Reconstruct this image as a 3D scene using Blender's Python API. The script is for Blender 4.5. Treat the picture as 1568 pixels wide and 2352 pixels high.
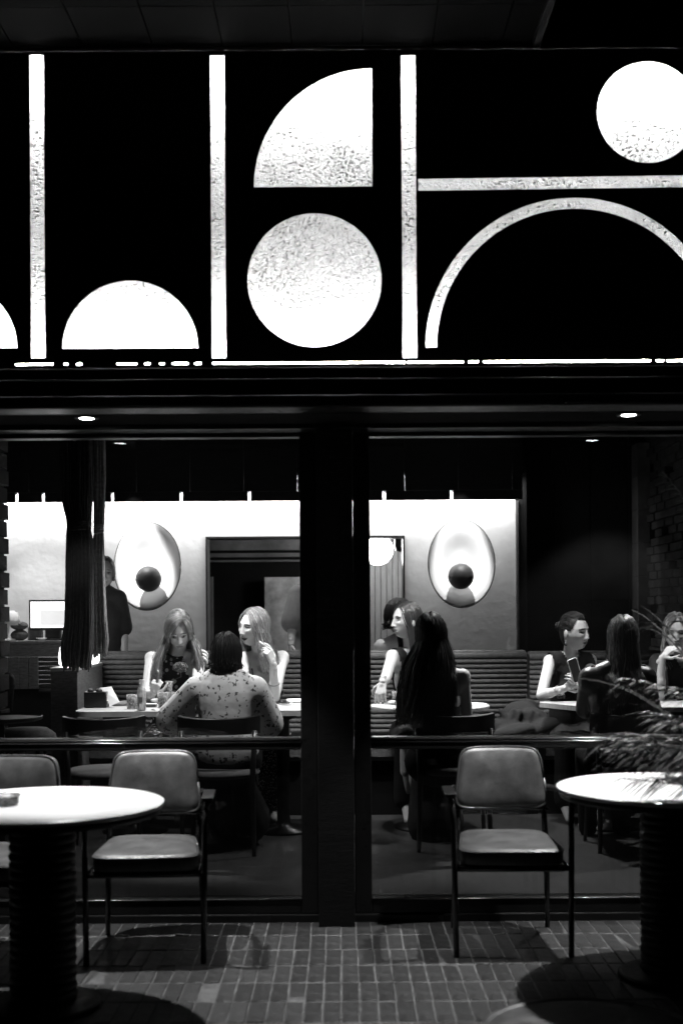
import bpy, bmesh, math, random
import numpy as np
from mathutils import Vector, Matrix, noise

for o in list(bpy.data.objects):
    bpy.data.objects.remove(o)
scene = bpy.context.scene
col = scene.collection
R = math.radians
rnd = random.Random(7)

# ------------------------------------------------------------------ camera
CAM_H = 1.43                      # camera height above the paving
FPX, VX, VY = 2875.0, 790.0, 1404.0   # focal length and vanishing point, in pixels of a 1568 x 2352 picture
ROLL = R(0.35)
cam = bpy.data.cameras.new('camera')
cam_o = bpy.data.objects.new('camera', cam)
col.objects.link(cam_o)
cam.sensor_fit = 'HORIZONTAL'
cam.sensor_width = 24.0
cam.lens = 24.0 * FPX / 1568.0
cam.shift_x = -(VX - 784.0) / 1568.0
cam.shift_y = (VY - 1176.0) / 1568.0
cam.clip_start = 0.05
cam.clip_end = 600.0
cam.dof.use_dof = True
cam.dof.focus_distance = 7.9
cam.dof.aperture_fstop = 2.0
cam_o.location = (0, 0, CAM_H)
cam_o.rotation_euler = (R(90), ROLL, 0)
scene.camera = cam_o

# ------------------------------------------------------------------ night sky, exposure
world = bpy.data.worlds.new('World')
scene.world = world
world.use_nodes = True
wn = world.node_tree
bg = wn.nodes['Background']
sky = wn.nodes.new('ShaderNodeTexSky')
sky.sky_type = 'NISHITA'
sky.sun_disc = False
sky.sun_elevation = R(-8)
sky.sun_rotation = R(160)
bw = wn.nodes.new('ShaderNodeRGBToBW')
addn = wn.nodes.new('ShaderNodeMath')
addn.operation = 'ADD'
addn.inputs[1].default_value = 0.012      # city glow
wn.links.new(sky.outputs[0], bw.inputs[0])
wn.links.new(bw.outputs[0], addn.inputs[0])
wn.links.new(addn.outputs[0], bg.inputs['Color'])
bg.inputs['Strength'].default_value = 0.10
vs = scene.view_settings
vs.view_transform = 'Standard'
vs.look = 'None'
vs.exposure = 0.0
vs.gamma = 1.0
vs.use_curve_mapping = False
cy = scene.cycles
cy.use_denoising = True
cy.max_bounces = 8
cy.diffuse_bounces = 3
cy.glossy_bounces = 4
cy.transmission_bounces = 6
cy.transparent_max_bounces = 12
cy.caustics_reflective = False
cy.caustics_refractive = False
cy.sample_clamp_indirect = 4.0


def J(x, y, d):
    """point at distance d (metres from the camera, along the street normal) that a photo pixel looks at"""
    u, v = x - VX, VY - y
    c, s = math.cos(ROLL), math.sin(ROLL)
    return Vector(((u * c + v * s) * d / FPX, d, CAM_H + (-u * s + v * c) * d / FPX))


def XZ(x, y, d):
    p = J(x, y, d)
    return p.x, p.z


# ------------------------------------------------------------------ materials
MATS = {}


def mat(name, base, rough=0.5, metal=0.0, spec=0.5, var=0.0, vscale=8.0, bump=0.0, bscale=40.0,
        rvar=0.0, coat=0.0, stretch=None, detail=6.0, objvar=0.0):
    m = bpy.data.materials.new(name)
    m.use_nodes = True
    nt = m.node_tree
    b = nt.nodes['Principled BSDF']
    b.inputs['Base Color'].default_value = (base, base, base, 1)
    b.inputs['Roughness'].default_value = rough
    b.inputs['Metallic'].default_value = metal
    b.inputs['Specular IOR Level'].default_value = spec
    b.inputs['Coat Weight'].default_value = coat
    if var or bump or rvar or objvar:
        tc = nt.nodes.new('ShaderNodeTexCoord')
        mp = nt.nodes.new('ShaderNodeMapping')
        if stretch:
            mp.inputs['Scale'].default_value = stretch
        nt.links.new(tc.outputs['Object'], mp.inputs[0])
    if var or rvar:
        n = nt.nodes.new('ShaderNodeTexNoise')
        n.inputs['Scale'].default_value = vscale
        n.inputs['Detail'].default_value = detail
        n.inputs['Roughness'].default_value = 0.65
        nt.links.new(mp.outputs[0], n.inputs['Vector'])
    last = None
    if var:
        r = nt.nodes.new('ShaderNodeMapRange')
        r.inputs[1].default_value = 0.3
        r.inputs[2].default_value = 0.7
        r.inputs[3].default_value = base * (1 - var)
        r.inputs[4].default_value = min(1, base * (1 + var))
        nt.links.new(n.outputs['Fac'], r.inputs[0])
        last = r.outputs[0]
    if objvar:
        oi = nt.nodes.new('ShaderNodeObjectInfo')
        q = nt.nodes.new('ShaderNodeMapRange')
        q.inputs[3].default_value = 1 - objvar
        q.inputs[4].default_value = 1 + objvar
        nt.links.new(oi.outputs['Random'], q.inputs[0])
        mu = nt.nodes.new('ShaderNodeMath')
        mu.operation = 'MULTIPLY'
        nt.links.new(q.outputs[0], mu.inputs[0])
        if last is None:
            mu.inputs[1].default_value = base
        else:
            nt.links.new(last, mu.inputs[1])
        last = mu.outputs[0]
    if last is not None:
        nt.links.new(last, b.inputs['Base Color'])
    if rvar:
        r = nt.nodes.new('ShaderNodeMapRange')
        r.inputs[1].default_value = 0.3
        r.inputs[2].default_value = 0.7
        r.inputs[3].default_value = max(0.02, rough - rvar)
        r.inputs[4].default_value = min(1, rough + rvar)
        nt.links.new(n.outputs['Fac'], r.inputs[0])
        nt.links.new(r.outputs[0], b.inputs['Roughness'])
    if bump:
        n2 = nt.nodes.new('ShaderNodeTexNoise')
        n2.inputs['Scale'].default_value = bscale
        n2.inputs['Detail'].default_value = 5
        nt.links.new(mp.outputs[0], n2.inputs['Vector'])
        bp = nt.nodes.new('ShaderNodeBump')
        bp.inputs['Strength'].default_value = bump
        bp.inputs['Distance'].default_value = 0.01
        nt.links.new(n2.outputs['Fac'], bp.inputs['Height'])
        nt.links.new(bp.outputs[0], b.inputs['Normal'])
    MATS[name] = m
    return m


def emis(name, strength, val=1.0):
    m = bpy.data.materials.new(name)
    m.use_nodes = True
    b = m.node_tree.nodes['Principled BSDF']
    b.inputs['Base Color'].default_value = (0.8, 0.8, 0.8, 1)
    b.inputs['Emission Color'].default_value = (val, val, val, 1)
    b.inputs['Emission Strength'].default_value = strength
    MATS[name] = m
    return m


def glass(name, tint=1.0, rough=0.0, gloss=1.0, dirt_or_lift=0.0):
    """clear sheet glass: passes light straight through, mirrors by Fresnel"""
    m = bpy.data.materials.new(name)
    m.use_nodes = True
    nt = m.node_tree
    nt.nodes.remove(nt.nodes['Principled BSDF'])
    out = nt.nodes['Material Output']
    t = nt.nodes.new('ShaderNodeBsdfTransparent')
    t.inputs[0].default_value = (tint, tint, tint, 1)
    g = nt.nodes.new('ShaderNodeBsdfGlossy')
    g.inputs['Roughness'].default_value = rough
    f = nt.nodes.new('ShaderNodeFresnel')
    f.inputs[0].default_value = 1.5
    mu = nt.nodes.new('ShaderNodeMath')
    mu.operation = 'MULTIPLY'
    mu.inputs[1].default_value = gloss
    mx = nt.nodes.new('ShaderNodeMixShader')
    nt.links.new(f.outputs[0], mu.inputs[0])
    nt.links.new(mu.outputs[0], mx.inputs[0])
    nt.links.new(t.outputs[0], mx.inputs[1])
    nt.links.new(g.outputs[0], mx.inputs[2])
    last = mx.outputs[0]
    if dirt_or_lift:
        df = nt.nodes.new('ShaderNodeBsdfDiffuse')  # white share: faint dirt on the panes, added brightness on glassware
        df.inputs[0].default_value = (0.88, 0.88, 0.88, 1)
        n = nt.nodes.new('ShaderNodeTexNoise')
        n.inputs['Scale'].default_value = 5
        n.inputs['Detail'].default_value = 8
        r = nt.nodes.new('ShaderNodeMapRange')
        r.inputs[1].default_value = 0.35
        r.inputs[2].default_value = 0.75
        r.inputs[3].default_value = dirt_or_lift * 0.3
        r.inputs[4].default_value = dirt_or_lift
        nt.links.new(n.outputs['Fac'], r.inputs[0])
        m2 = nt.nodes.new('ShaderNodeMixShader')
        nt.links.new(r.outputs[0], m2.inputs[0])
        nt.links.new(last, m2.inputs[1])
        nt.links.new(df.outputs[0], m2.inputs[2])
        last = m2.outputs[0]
    nt.links.new(last, out.inputs[0])
    MATS[name] = m
    return m


mat('black_metal', 0.006, 0.34, 0.0, 0.35, bump=0.05, bscale=60, rvar=0.08, vscale=14)
mat('black_panel', 0.010, 0.55, 0.0, 0.3, var=0.2)
mat('black_wood', 0.005, 0.6, 0.0, 0.12, var=0.4, vscale=6, stretch=(1, 1, 14), bump=0.25, bscale=30)
mat('frame_paint', 0.006, 0.34, 0.0, 0.35, rvar=0.1, vscale=30)
mat('stucco', 0.62, 0.95, 0, 0.2, var=0.12, vscale=30, bump=0.5, bscale=160)
mat('canopy', 0.003, 0.9, 0, 0.05, var=0.25, vscale=5)
mat('canopy_trim', 0.016, 0.8, 0, 0.1)
mat('tile', 0.022, 0.5, 0, 0.38, var=0.45, vscale=22, bump=0.4, bscale=110, rvar=0.15, objvar=0.42)
mat('mortar', 0.080, 0.7, 0, 0.5, var=0.75, vscale=9, bump=0.8, bscale=120)
mat('asphalt', 0.05, 0.9, 0, 0.3, var=0.3)
mat('marble', 0.78, 0.28, 0, 0.5, var=0.10, vscale=5, stretch=(1, 3, 1))
mat('table_edge', 0.03, 0.4)
mat('pedestal', 0.010, 0.42, 0, 0.35, rvar=0.1, vscale=40)
mat('leather', 0.068, 0.40, 0, 0.5, var=0.35, vscale=11, bump=0.12, bscale=220, rvar=0.1)
mat('piping', 0.05, 0.3, 0, 0.6)
mat('chair_metal', 0.012, 0.25, 0, 0.6)
mat('plaster', 0.55, 0.85, 0, 0.3, var=0.10, vscale=4, bump=0.25, bscale=18)
mat('dark_wall', 0.010, 0.75, 0, 0.15, var=0.3, vscale=3)
mat('dark_board', 0.008, 0.7, 0, 0.15, var=0.3, vscale=5, stretch=(1, 1, 8))
mat('ceiling_dark', 0.015, 0.8)
mat('floor_inside', 0.04, 0.45, 0, 0.5, var=0.25, vscale=6, stretch=(6, 1, 1))
mat('banquette', 0.075, 0.85, 0, 0.3, var=0.35, vscale=30, bump=0.6, bscale=160)
mat('seat_fabric', 0.16, 0.85, 0, 0.3, var=0.35, vscale=40, stretch=(1, 9, 1), bump=0.4, bscale=120)
mat('light_wood', 0.42, 0.4, 0, 0.5, var=0.25, vscale=8, stretch=(1, 9, 1))
mat('wood_mid', 0.12, 0.5, 0, 0.4, var=0.5, vscale=7, stretch=(3, 3, 14))
mat('chair_wood', 0.014, 0.28, 0, 0.6, var=0.3, vscale=12)
mat('sconce', 0.75, 0.42, 0.0, 0.5, var=0.03, vscale=3)
mat('sconce_ball', 0.045, 0.55, 0, 0.4)
mat('mirror_frame', 0.02, 0.35)
mat('bead', 0.10, 0.24, 0.85)
mat('grey_panel', 0.22, 0.8, 0, 0.3, var=0.5, vscale=3)
mat('mottled', 0.62, 0.8, 0, 0.3, var=0.5, vscale=5)
mat('slat_pale', 0.30, 0.7, 0, 0.3, var=0.2, vscale=5, stretch=(8, 1, 1))
mat('yarn', 0.055, 0.85, 0, 0.2, var=0.5, vscale=50)
mat('yarn_pale', 0.22, 0.85, 0, 0.2, var=0.4, vscale=50)
mat('brick', 0.018, 0.9, 0, 0.2, var=0.35, vscale=14, bump=0.6, bscale=60, objvar=0.3)
mat('brick_mortar', 0.03, 0.9)
mat('stone', 0.07, 0.85, 0, 0.2, var=0.25, vscale=7, bump=0.3)
mat('paper', 0.82, 0.6)
mat('ceramic', 0.72, 0.25)
mat('napkin', 0.12, 0.9, var=0.2, vscale=30)
mat('black_plastic', 0.015, 0.35)
mat('metal', 0.5, 0.3, 0.9)
mat('food', 0.10, 0.7, var=0.6, vscale=40)
mat('leaf', 0.095, 0.5, 0, 0.4, var=0.35, vscale=20)
mat('leaf_pale', 0.04, 0.5, 0, 0.4, var=0.35, vscale=30)
mat('flower', 0.05, 0.8, var=0.5, vscale=60)
mat('cloth_bag', 0.007, 0.9, var=0.4, vscale=10, bump=0.5, bscale=25)
mat('terracotta', 0.10, 0.8, var=0.2)
mat('glow_disc', 0.10, 0.4, 0.5, rvar=0.15, vscale=12, var=0.3)
mat('bread', 0.10, 0.9, var=0.4, vscale=25)
emis('led', 310.0)
emis('bulb', 30.0)
emis('globe', 34.0)
emis('screen', 1.6)
emis('screen_grey', 0.72)
emis('glow_glass', 5.0)
emis('spot_lens', 6.0)
glass('window_glass', 0.95, 0.0, 1.0, dirt_or_lift=0.0018)
glass('lower_glass', 0.48, 0.0, 1.3, dirt_or_lift=0.003)
glass('tumbler', 0.98, 0.06, 2.4, dirt_or_lift=0.42)  # white share makes tumblers, bottle and drinks look lit
glass('frosted', 0.97, 0.12, 2.0, dirt_or_lift=0.85)
glass('water', 0.98, 0.02, 1.6, dirt_or_lift=0.30)


def skin(name, base):
    m = mat(name, base, 0.48, 0, 0.45)
    nt = m.node_tree
    b = nt.nodes['Principled BSDF']
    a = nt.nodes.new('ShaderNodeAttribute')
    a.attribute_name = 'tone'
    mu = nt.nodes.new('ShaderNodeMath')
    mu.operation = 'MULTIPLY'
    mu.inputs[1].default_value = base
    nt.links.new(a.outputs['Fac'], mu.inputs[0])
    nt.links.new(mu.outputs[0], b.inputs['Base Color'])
    b.inputs['Subsurface Weight'].default_value = 0.08
    b.inputs['Subsurface Radius'].default_value = (0.01, 0.01, 0.01)
    return m


skin('skin_fair', 0.44)
skin('skin_mid', 0.38)
def hair_mat(name, base, rough, spec):
    m = skin(name, base)
    b = m.node_tree.nodes['Principled BSDF']
    b.inputs['Roughness'].default_value = rough
    b.inputs['Specular IOR Level'].default_value = spec
    b.inputs['Subsurface Weight'].default_value = 0.0


hair_mat('hair_black', 0.006, 0.5, 0.22)
hair_mat('hair_brown', 0.028, 0.36, 0.6)
hair_mat('hair_mid', 0.075, 0.38, 0.5)
hair_mat('hair_blonde', 0.24, 0.42, 0.35)
hair_mat('hair_fair', 0.19, 0.42, 0.35)
mat('cloth_black', 0.010, 0.85, 0, 0.2, var=0.3, vscale=12, bump=0.4, bscale=14)
mat('cloth_dark', 0.014, 0.85, 0, 0.2, var=0.3, vscale=12, bump=0.4, bscale=14)
mat('cloth_grey', 0.38, 0.9, 0, 0.2, var=0.15, vscale=12, bump=0.4, bscale=14)
mat('cloth_pale', 0.45, 0.85, 0, 0.2, var=0.15, vscale=12, bump=0.4, bscale=14)
mat('leather_jacket', 0.014, 0.38, 0, 0.6, var=0.3, vscale=9, bump=0.7, bscale=16)


def pattern_mat(name, ground, motif, scale, thresh, noisy=0.0, rough=0.85):
    m = mat(name, ground, rough, 0, 0.2)
    nt = m.node_tree
    b = nt.nodes['Principled BSDF']
    tc = nt.nodes.new('ShaderNodeTexCoord')
    v = nt.nodes.new('ShaderNodeTexVoronoi')
    v.inputs['Scale'].default_value = scale
    vec = tc.outputs['Object']
    n = nt.nodes.new('ShaderNodeTexNoise')
    n.inputs['Scale'].default_value = scale * 1.3
    n.inputs['Detail'].default_value = 6
    if noisy:
        ad = nt.nodes.new('ShaderNodeVectorMath')
        ad.operation = 'MULTIPLY_ADD'
        ad.inputs[1].default_value = (noisy,) * 3
        nt.links.new(n.outputs['Color'], ad.inputs[0])
        nt.links.new(vec, ad.inputs[2])
        vec = ad.outputs[0]
        nt.links.new(tc.outputs['Object'], n.inputs['Vector'])
    nt.links.new(vec, v.inputs['Vector'])
    r = nt.nodes.new('ShaderNodeMapRange')
    r.inputs[1].default_value = thresh
    r.inputs[2].default_value = thresh * 1.2
    r.inputs[3].default_value = motif
    r.inputs[4].default_value = ground
    nt.links.new(v.outputs['Distance'], r.inputs[0])
    nt.links.new(r.outputs[0], b.inputs['Base Color'])
    n3 = nt.nodes.new('ShaderNodeTexNoise')
    n3.inputs['Scale'].default_value = 13
    nt.links.new(tc.outputs['Object'], n3.inputs['Vector'])
    bp = nt.nodes.new('ShaderNodeBump')
    bp.inputs['Strength'].default_value = 0.5
    bp.inputs['Distance'].default_value = 0.012
    nt.links.new(n3.outputs['Fac'], bp.inputs['Height'])
    nt.links.new(bp.outputs[0], b.inputs['Normal'])
    return m


pattern_mat('polka', 0.012, 0.42, 27.0, 0.30)
pattern_mat('dots_small', 0.02, 0.6, 75.0, 0.30)
pattern_mat('floral', 0.62, 0.08, 26.0, 0.27, noisy=0.10)


# ------------------------------------------------------------------ mesh helpers
def tag(o, label=None, cat=None, group=None, kind=None):
    if label:
        o['label'] = label
    if cat:
        o['category'] = cat
    if group:
        o['group'] = group
    if kind:
        o['kind'] = kind
    return o


def wloc(o):
    v = Vector((0, 0, 0))
    while o is not None:
        v = v + o.location
        o = o.parent
    return v


def thing(name, loc, label, cat, group=None):
    o = bpy.data.objects.new(name, None)
    o.empty_display_size = 0.1
    col.objects.link(o)
    o.location = loc
    return tag(o, label, cat, group)


def copy_tree(o, parent=None):
    c = o.copy()
    col.objects.link(c)
    c.parent = parent
    for ch in o.children:
        copy_tree(ch, c)
    return c


def perp(d):
    a = Vector((0, 0, 1)) if abs(d.z) < 0.9 else Vector((1, 0, 0))
    u = d.cross(a).normalized()
    return u, d.cross(u).normalized()


class MB:
    """collects shapes (world coordinates) for one mesh"""

    def __init__(s):
        s.v = []
        s.f = []

    def add(s, vs_, fs):
        n = len(s.v)
        s.v.extend([tuple(p) for p in vs_])
        s.f.extend([tuple(i + n for i in f) for f in fs])
        return s

    def box(s, x0, x1, y0, y1, z0, z1, b=0.0):
        if b <= 0:
            v = [(x, y, z) for z in (z0, z1) for y in (y0, y1) for x in (x0, x1)]
            return s.add(v, [(0, 2, 3, 1), (4, 5, 7, 6), (0, 1, 5, 4), (2, 6, 7, 3), (0, 4, 6, 2), (1, 3, 7, 5)])
        bm = bmesh.new()
        bmesh.ops.create_cube(bm, size=1)
        for q in bm.verts:
            q.co = ((x0 + x1) / 2 + q.co.x * (x1 - x0), (y0 + y1) / 2 + q.co.y * (y1 - y0), (z0 + z1) / 2 + q.co.z * (z1 - z0))
        bmesh.ops.bevel(bm, geom=list(bm.edges), offset=b, segments=2, affect='EDGES', profile=0.5)
        bm.verts.index_update()
        v = [q.co.copy() for q in bm.verts]
        f = [[q.index for q in fc.verts] for fc in bm.faces]
        bm.free()
        return s.add(v, f)

    def obox(s, c, ax, ay, az, hx, hy, hz):
        v = [c + ax * (hx * i) + ay * (hy * j) + az * (hz * k) for k in (-1, 1) for j in (-1, 1) for i in (-1, 1)]
        return s.add(v, [(0, 2, 3, 1), (4, 5, 7, 6), (0, 1, 5, 4), (2, 6, 7, 3), (0, 4, 6, 2), (1, 3, 7, 5)])

    def lathe(s, prof, c=(0, 0, 0), n=24, cap=True, axis=None):
        cx, cy_, cz = c
        vs_ = []
        for r, z in prof:
            for i in range(n):
                a = 2 * math.pi * i / n
                vs_.append((cx + r * math.cos(a), cy_ + r * math.sin(a), cz + z))
        if axis is not None:
            q = Vector((0, 0, 1)).rotation_difference(axis).to_matrix()
            cc = Vector(c)
            vs_ = [cc + q @ (Vector(p) - cc) for p in vs_]
        fs = []
        m = len(prof)
        for k in range(m - 1):
            for i in range(n):
                j = (i + 1) % n
                fs.append((k * n + i, k * n + j, (k + 1) * n + j, (k + 1) * n + i))
        if cap:
            fs.append(tuple(range(n - 1, -1, -1)))
            fs.append(tuple(range((m - 1) * n, m * n)))
        return s.add(vs_, fs)

    def tube(s, pts, r, n=6, cap=True, flat=1.0):
        pts = [Vector(p) for p in pts]
        m = len(pts)
        rr = r if hasattr(r, '__len__') else [r] * m
        d = (pts[1] - pts[0]).normalized()
        u, w = perp(d)
        vs_ = []
        for k in range(m):
            t = (pts[min(k + 1, m - 1)] - pts[max(k - 1, 0)])
            if t.length > 1e-9:
                t.normalize()
            u = (u - t * u.dot(t))
            if u.length < 1e-6:
                u, _ = perp(t)
            u.normalize()
            w = t.cross(u)
            for i in range(n):
                a = 2 * math.pi * i / n
                vs_.append(pts[k] + (u * math.cos(a) + w * (math.sin(a) * flat)) * rr[k])
        fs = []
        for k in range(m - 1):
            for i in range(n):
                j = (i + 1) % n
                fs.append((k * n + i, k * n + j, (k + 1) * n + j, (k + 1) * n + i))
        if cap:
            fs.append(tuple(range(n - 1, -1, -1)))
            fs.append(tuple(range((m - 1) * n, m * n)))
        return s.add(vs_, fs)

    def capsule(s, p0, p1, r0, r1, n=14):
        p0, p1 = Vector(p0), Vector(p1)
        d = p1 - p0
        L = d.length
        d = d / L if L > 1e-6 else Vector((0, 0, 1))
        prof = []
        for k in range(5):
            a = -math.pi / 2 + (k + 0.25) / 5 * math.pi / 2
            prof.append((r0 * math.cos(a), r0 * math.sin(a)))
        for k in range(6):
            a = k / 5.3 * math.pi / 2
            prof.append((r1 * math.cos(a), L + r1 * math.sin(a)))
        return s.lathe(prof, p0, n, True, d)

    def ellipsoid(s, c, rx, ry, rz, M=None, n=20, m=12):
        c = Vector(c)
        vs_ = []
        for k in range(m + 1):
            a = -math.pi / 2 + math.pi * (k if 0 < k < m else (0.02 if k == 0 else m - 0.02)) / m
            for i in range(n):
                b = 2 * math.pi * i / n
                p = Vector((rx * math.cos(a) * math.cos(b), ry * math.cos(a) * math.sin(b), rz * math.sin(a)))
                vs_.append(c + (M @ p if M is not None else p))
        fs = []
        for k in range(m):
            for i in range(n):
                j = (i + 1) % n
                fs.append((k * n + i, k * n + j, (k + 1) * n + j, (k + 1) * n + i))
        fs.append(tuple(range(n - 1, -1, -1)))
        fs.append(tuple(range(m * n, (m + 1) * n)))
        return s.add(vs_, fs)

    def prism(s, outline, z0, z1):
        n = len(outline)
        vs_ = [(x, y, z0) for x, y in outline] + [(x, y, z1) for x, y in outline]
        fs = [tuple(range(n - 1, -1, -1)), tuple(range(n, 2 * n))]
        fs += [(i, (i + 1) % n, n + (i + 1) % n, n + i) for i in range(n)]
        return s.add(vs_, fs)

    def mesh(s, off=Vector((0, 0, 0)), smooth=False):
        me = bpy.data.meshes.new('m')
        ox, oy, oz = off
        me.from_pydata([(x - ox, y - oy, z - oz) for x, y, z in s.v], [], s.f)
        if smooth:
            me.polygons.foreach_set('use_smooth', [True] * len(me.polygons))
        me.update()
        return me

    def build(s, name, m, parent=None, smooth=False, base=None):
        off = wloc(parent) if parent is not None else (Vector(base) if base is not None else Vector((0, 0, 0)))
        me = s.mesh(off, smooth)
        me.name = name
        me.materials.append(MATS[m])
        o = bpy.data.objects.new(name, me)
        col.objects.link(o)
        if parent is not None:
            o.parent = parent
        else:
            o.location = off
        return o


def autosmooth(o, ang=35):
    me = o.data
    bm = bmesh.new()
    bm.from_mesh(me)
    lim = R(ang)
    for f in bm.faces:
        f.smooth = True
    for e in bm.edges:
        if len(e.link_faces) == 2 and e.calc_face_angle(0) > lim:
            e.smooth = False
    bm.to_mesh(me)
    bm.free()
    return o


def rounded_rect(x0, x1, y0, y1, r, n=5):
    pts = []
    for cx, cy_, a0 in ((x1 - r, y0 + r, -90), (x1 - r, y1 - r, 0), (x0 + r, y1 - r, 90), (x0 + r, y0 + r, 180)):
        for k in range(n + 1):
            a = R(a0 + 90 * k / n)
            pts.append((cx + r * math.cos(a), cy_ + r * math.sin(a)))
    return pts


def remesh(mb, voxel, smooth_it=2):
    """one continuous skin round overlapping shapes -> (verts, faces) as arrays"""
    me = mb.mesh()
    o = bpy.data.objects.new('tmp', me)
    col.objects.link(o)
    md = o.modifiers.new('r', 'REMESH')
    md.mode = 'VOXEL'
    md.voxel_size = voxel
    if smooth_it:
        sm = o.modifiers.new('s', 'SMOOTH')
        sm.factor = 0.5
        sm.iterations = smooth_it
    dg = bpy.context.evaluated_depsgraph_get()
    ev = o.evaluated_get(dg)
    m2 = ev.to_mesh()
    n = len(m2.vertices)
    v = np.empty(n * 3)
    m2.vertices.foreach_get('co', v)
    v = v.reshape(-1, 3)
    f = [tuple(p.vertices) for p in m2.polygons]
    ev.to_mesh_clear()
    bpy.data.objects.remove(o)
    bpy.data.meshes.remove(me)
    return v, f


# ------------------------------------------------------------------ ground and paving
def struct(o):
    o['kind'] = 'structure'
    return o


struct(MB().box(-250, 250, -250, 3.2, -0.30, -0.012).build('street', 'asphalt'))
bed = MB().box(-6, 6, 3.2, 5.86, -0.25, -0.0022).build('terrace_paving', 'mortar')
struct(bed)
TW, TL, GX, GY = 0.0667, 0.2345, 0.0048, 0.0125
rows = [5.755 - TL * k for k in range(11)]


def tile_mesh():
    a, b, c = (TW - GX) / 2, (TL - GY) / 2, 0.0025
    mb = MB()
    v = []
    for (x, y, z) in ((a, b, -0.012), (a, b, -c), (a - c, b - c, 0.0)):
        v += [(-x, -y, z), (x, -y, z), (x, y, z), (-x, y, z)]
    f = [(8, 9, 10, 11)]
    for k in (0, 4):
        for i in range(4):
            j = (i + 1) % 4
            f.append((k + i, k + j, k + 4 + j, k + 4 + i))
    mb.add(v, f)
    return mb


tm = tile_mesh()
tile_me = tm.mesh()
tile_me.name = 'tile'
tile_me.materials.append(MATS['tile'])
rest = MB()
for k, yr in enumerate(rows):
    yc = yr - TL / 2
    jx = rnd.uniform(-0.004, 0.004)
    for i in range(-60, 61):
        xc = i * TW + 0.012 + jx
        near = yr - TL
        px = VX + xc * FPX / max(yc, 0.1)
        pyf = VY + CAM_H * FPX / yr
        if -20 < px < 1588 and pyf < 2352:
            o = bpy.data.objects.new('tile', tile_me)
            col.objects.link(o)
            o.parent = bed
            o.location = (xc + rnd.gauss(0, 0.0007), yc + rnd.gauss(0, 0.001), rnd.gauss(0, 0.0009))
            o.rotation_euler = (R(rnd.gauss(0, 0.35)), R(rnd.gauss(0, 0.9)), R(rnd.gauss(0, 0.35)))
        else:
            a = R(rnd.gauss(0, 0.35))
            rest.add([(x + xc, y + yc, z + rnd.gauss(0, 0.0004)) for x, y, z in tm.v], tm.f)
o = rest.build('outer_tiles', 'tile', bed)
o['kind'] = 'stuff'

# threshold under the windows
struct(MB().box(-3.4, 3.4, 5.755, 5.95, -0.2, 0.035, 0.006).build('threshold', 'black_metal'))

# ------------------------------------------------------------------ upper facade: rough wall behind a cut-out screen
PD = 5.72                        # plane of the cut-out screen
WD = 5.90                        # plane of the rough wall behind it
X0, X1 = -2.5, 2.5
zt = J(790, 114, PD).z + 0.0
zb = J(790, 830.5, PD).z

st = 0.0046
xs = np.arange(X0, X1 + st, st)
zs = np.arange(zb - 0.05, zt + 0.085, st)
# only the part that the camera could see needs the fine relief
gv = []
rough_lv = np.random.RandomState(3)


def relief(x, z):
    """thrown plaster: a fairly even skin with sharp-edged pits and ridges"""
    a = noise.fractal(Vector((x * 68, z * 80, 3.1)), 0.55, 2.1, 4)
    c = noise.noise(Vector((x * 6, z * 6, 0.5)))
    t = (a - 0.20 + 0.36 * c + 0.30 * noise.cell(Vector((x * 110, z * 110, 1.7))) - 0.10) / 0.30
    t = 0.0 if t < 0 else (1.0 if t > 1 else t)
    return -0.0075 * t * t * (3 - 2 * t) + 0.0030 * a


vis = (xs > -1.72) & (xs < 1.72)
xs = xs[vis]
for z in zs:
    for x in xs:
        gv.append((x, WD - relief(x, z), z))
nx, nz = len(xs), len(zs)
gf = [(j * nx + i, j * nx + i + 1, (j + 1) * nx + i + 1, (j + 1) * nx + i) for j in range(nz - 1) for i in range(nx - 1)]
wall = thing('stucco_wall', (0, WD, zb), 'rough pale stucco wall glowing behind the black cut-out screen', 'wall')
MB().add(gv, gf).build('stucco_face', 'stucco', wall, smooth=True)
MB().box(X0, -1.722, WD, WD + 0.02, zb - 0.05, zt + 0.085).build('stucco_side', 'stucco', wall)
MB().box(1.722, X1, WD, WD + 0.02, zb - 0.05, zt + 0.085).build('stucco_side', 'stucco', wall)
MB().box(X0, X1, WD + 0.021, WD + 0.3, 2.30, 5.2).build('backing', 'black_panel', wall)


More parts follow.
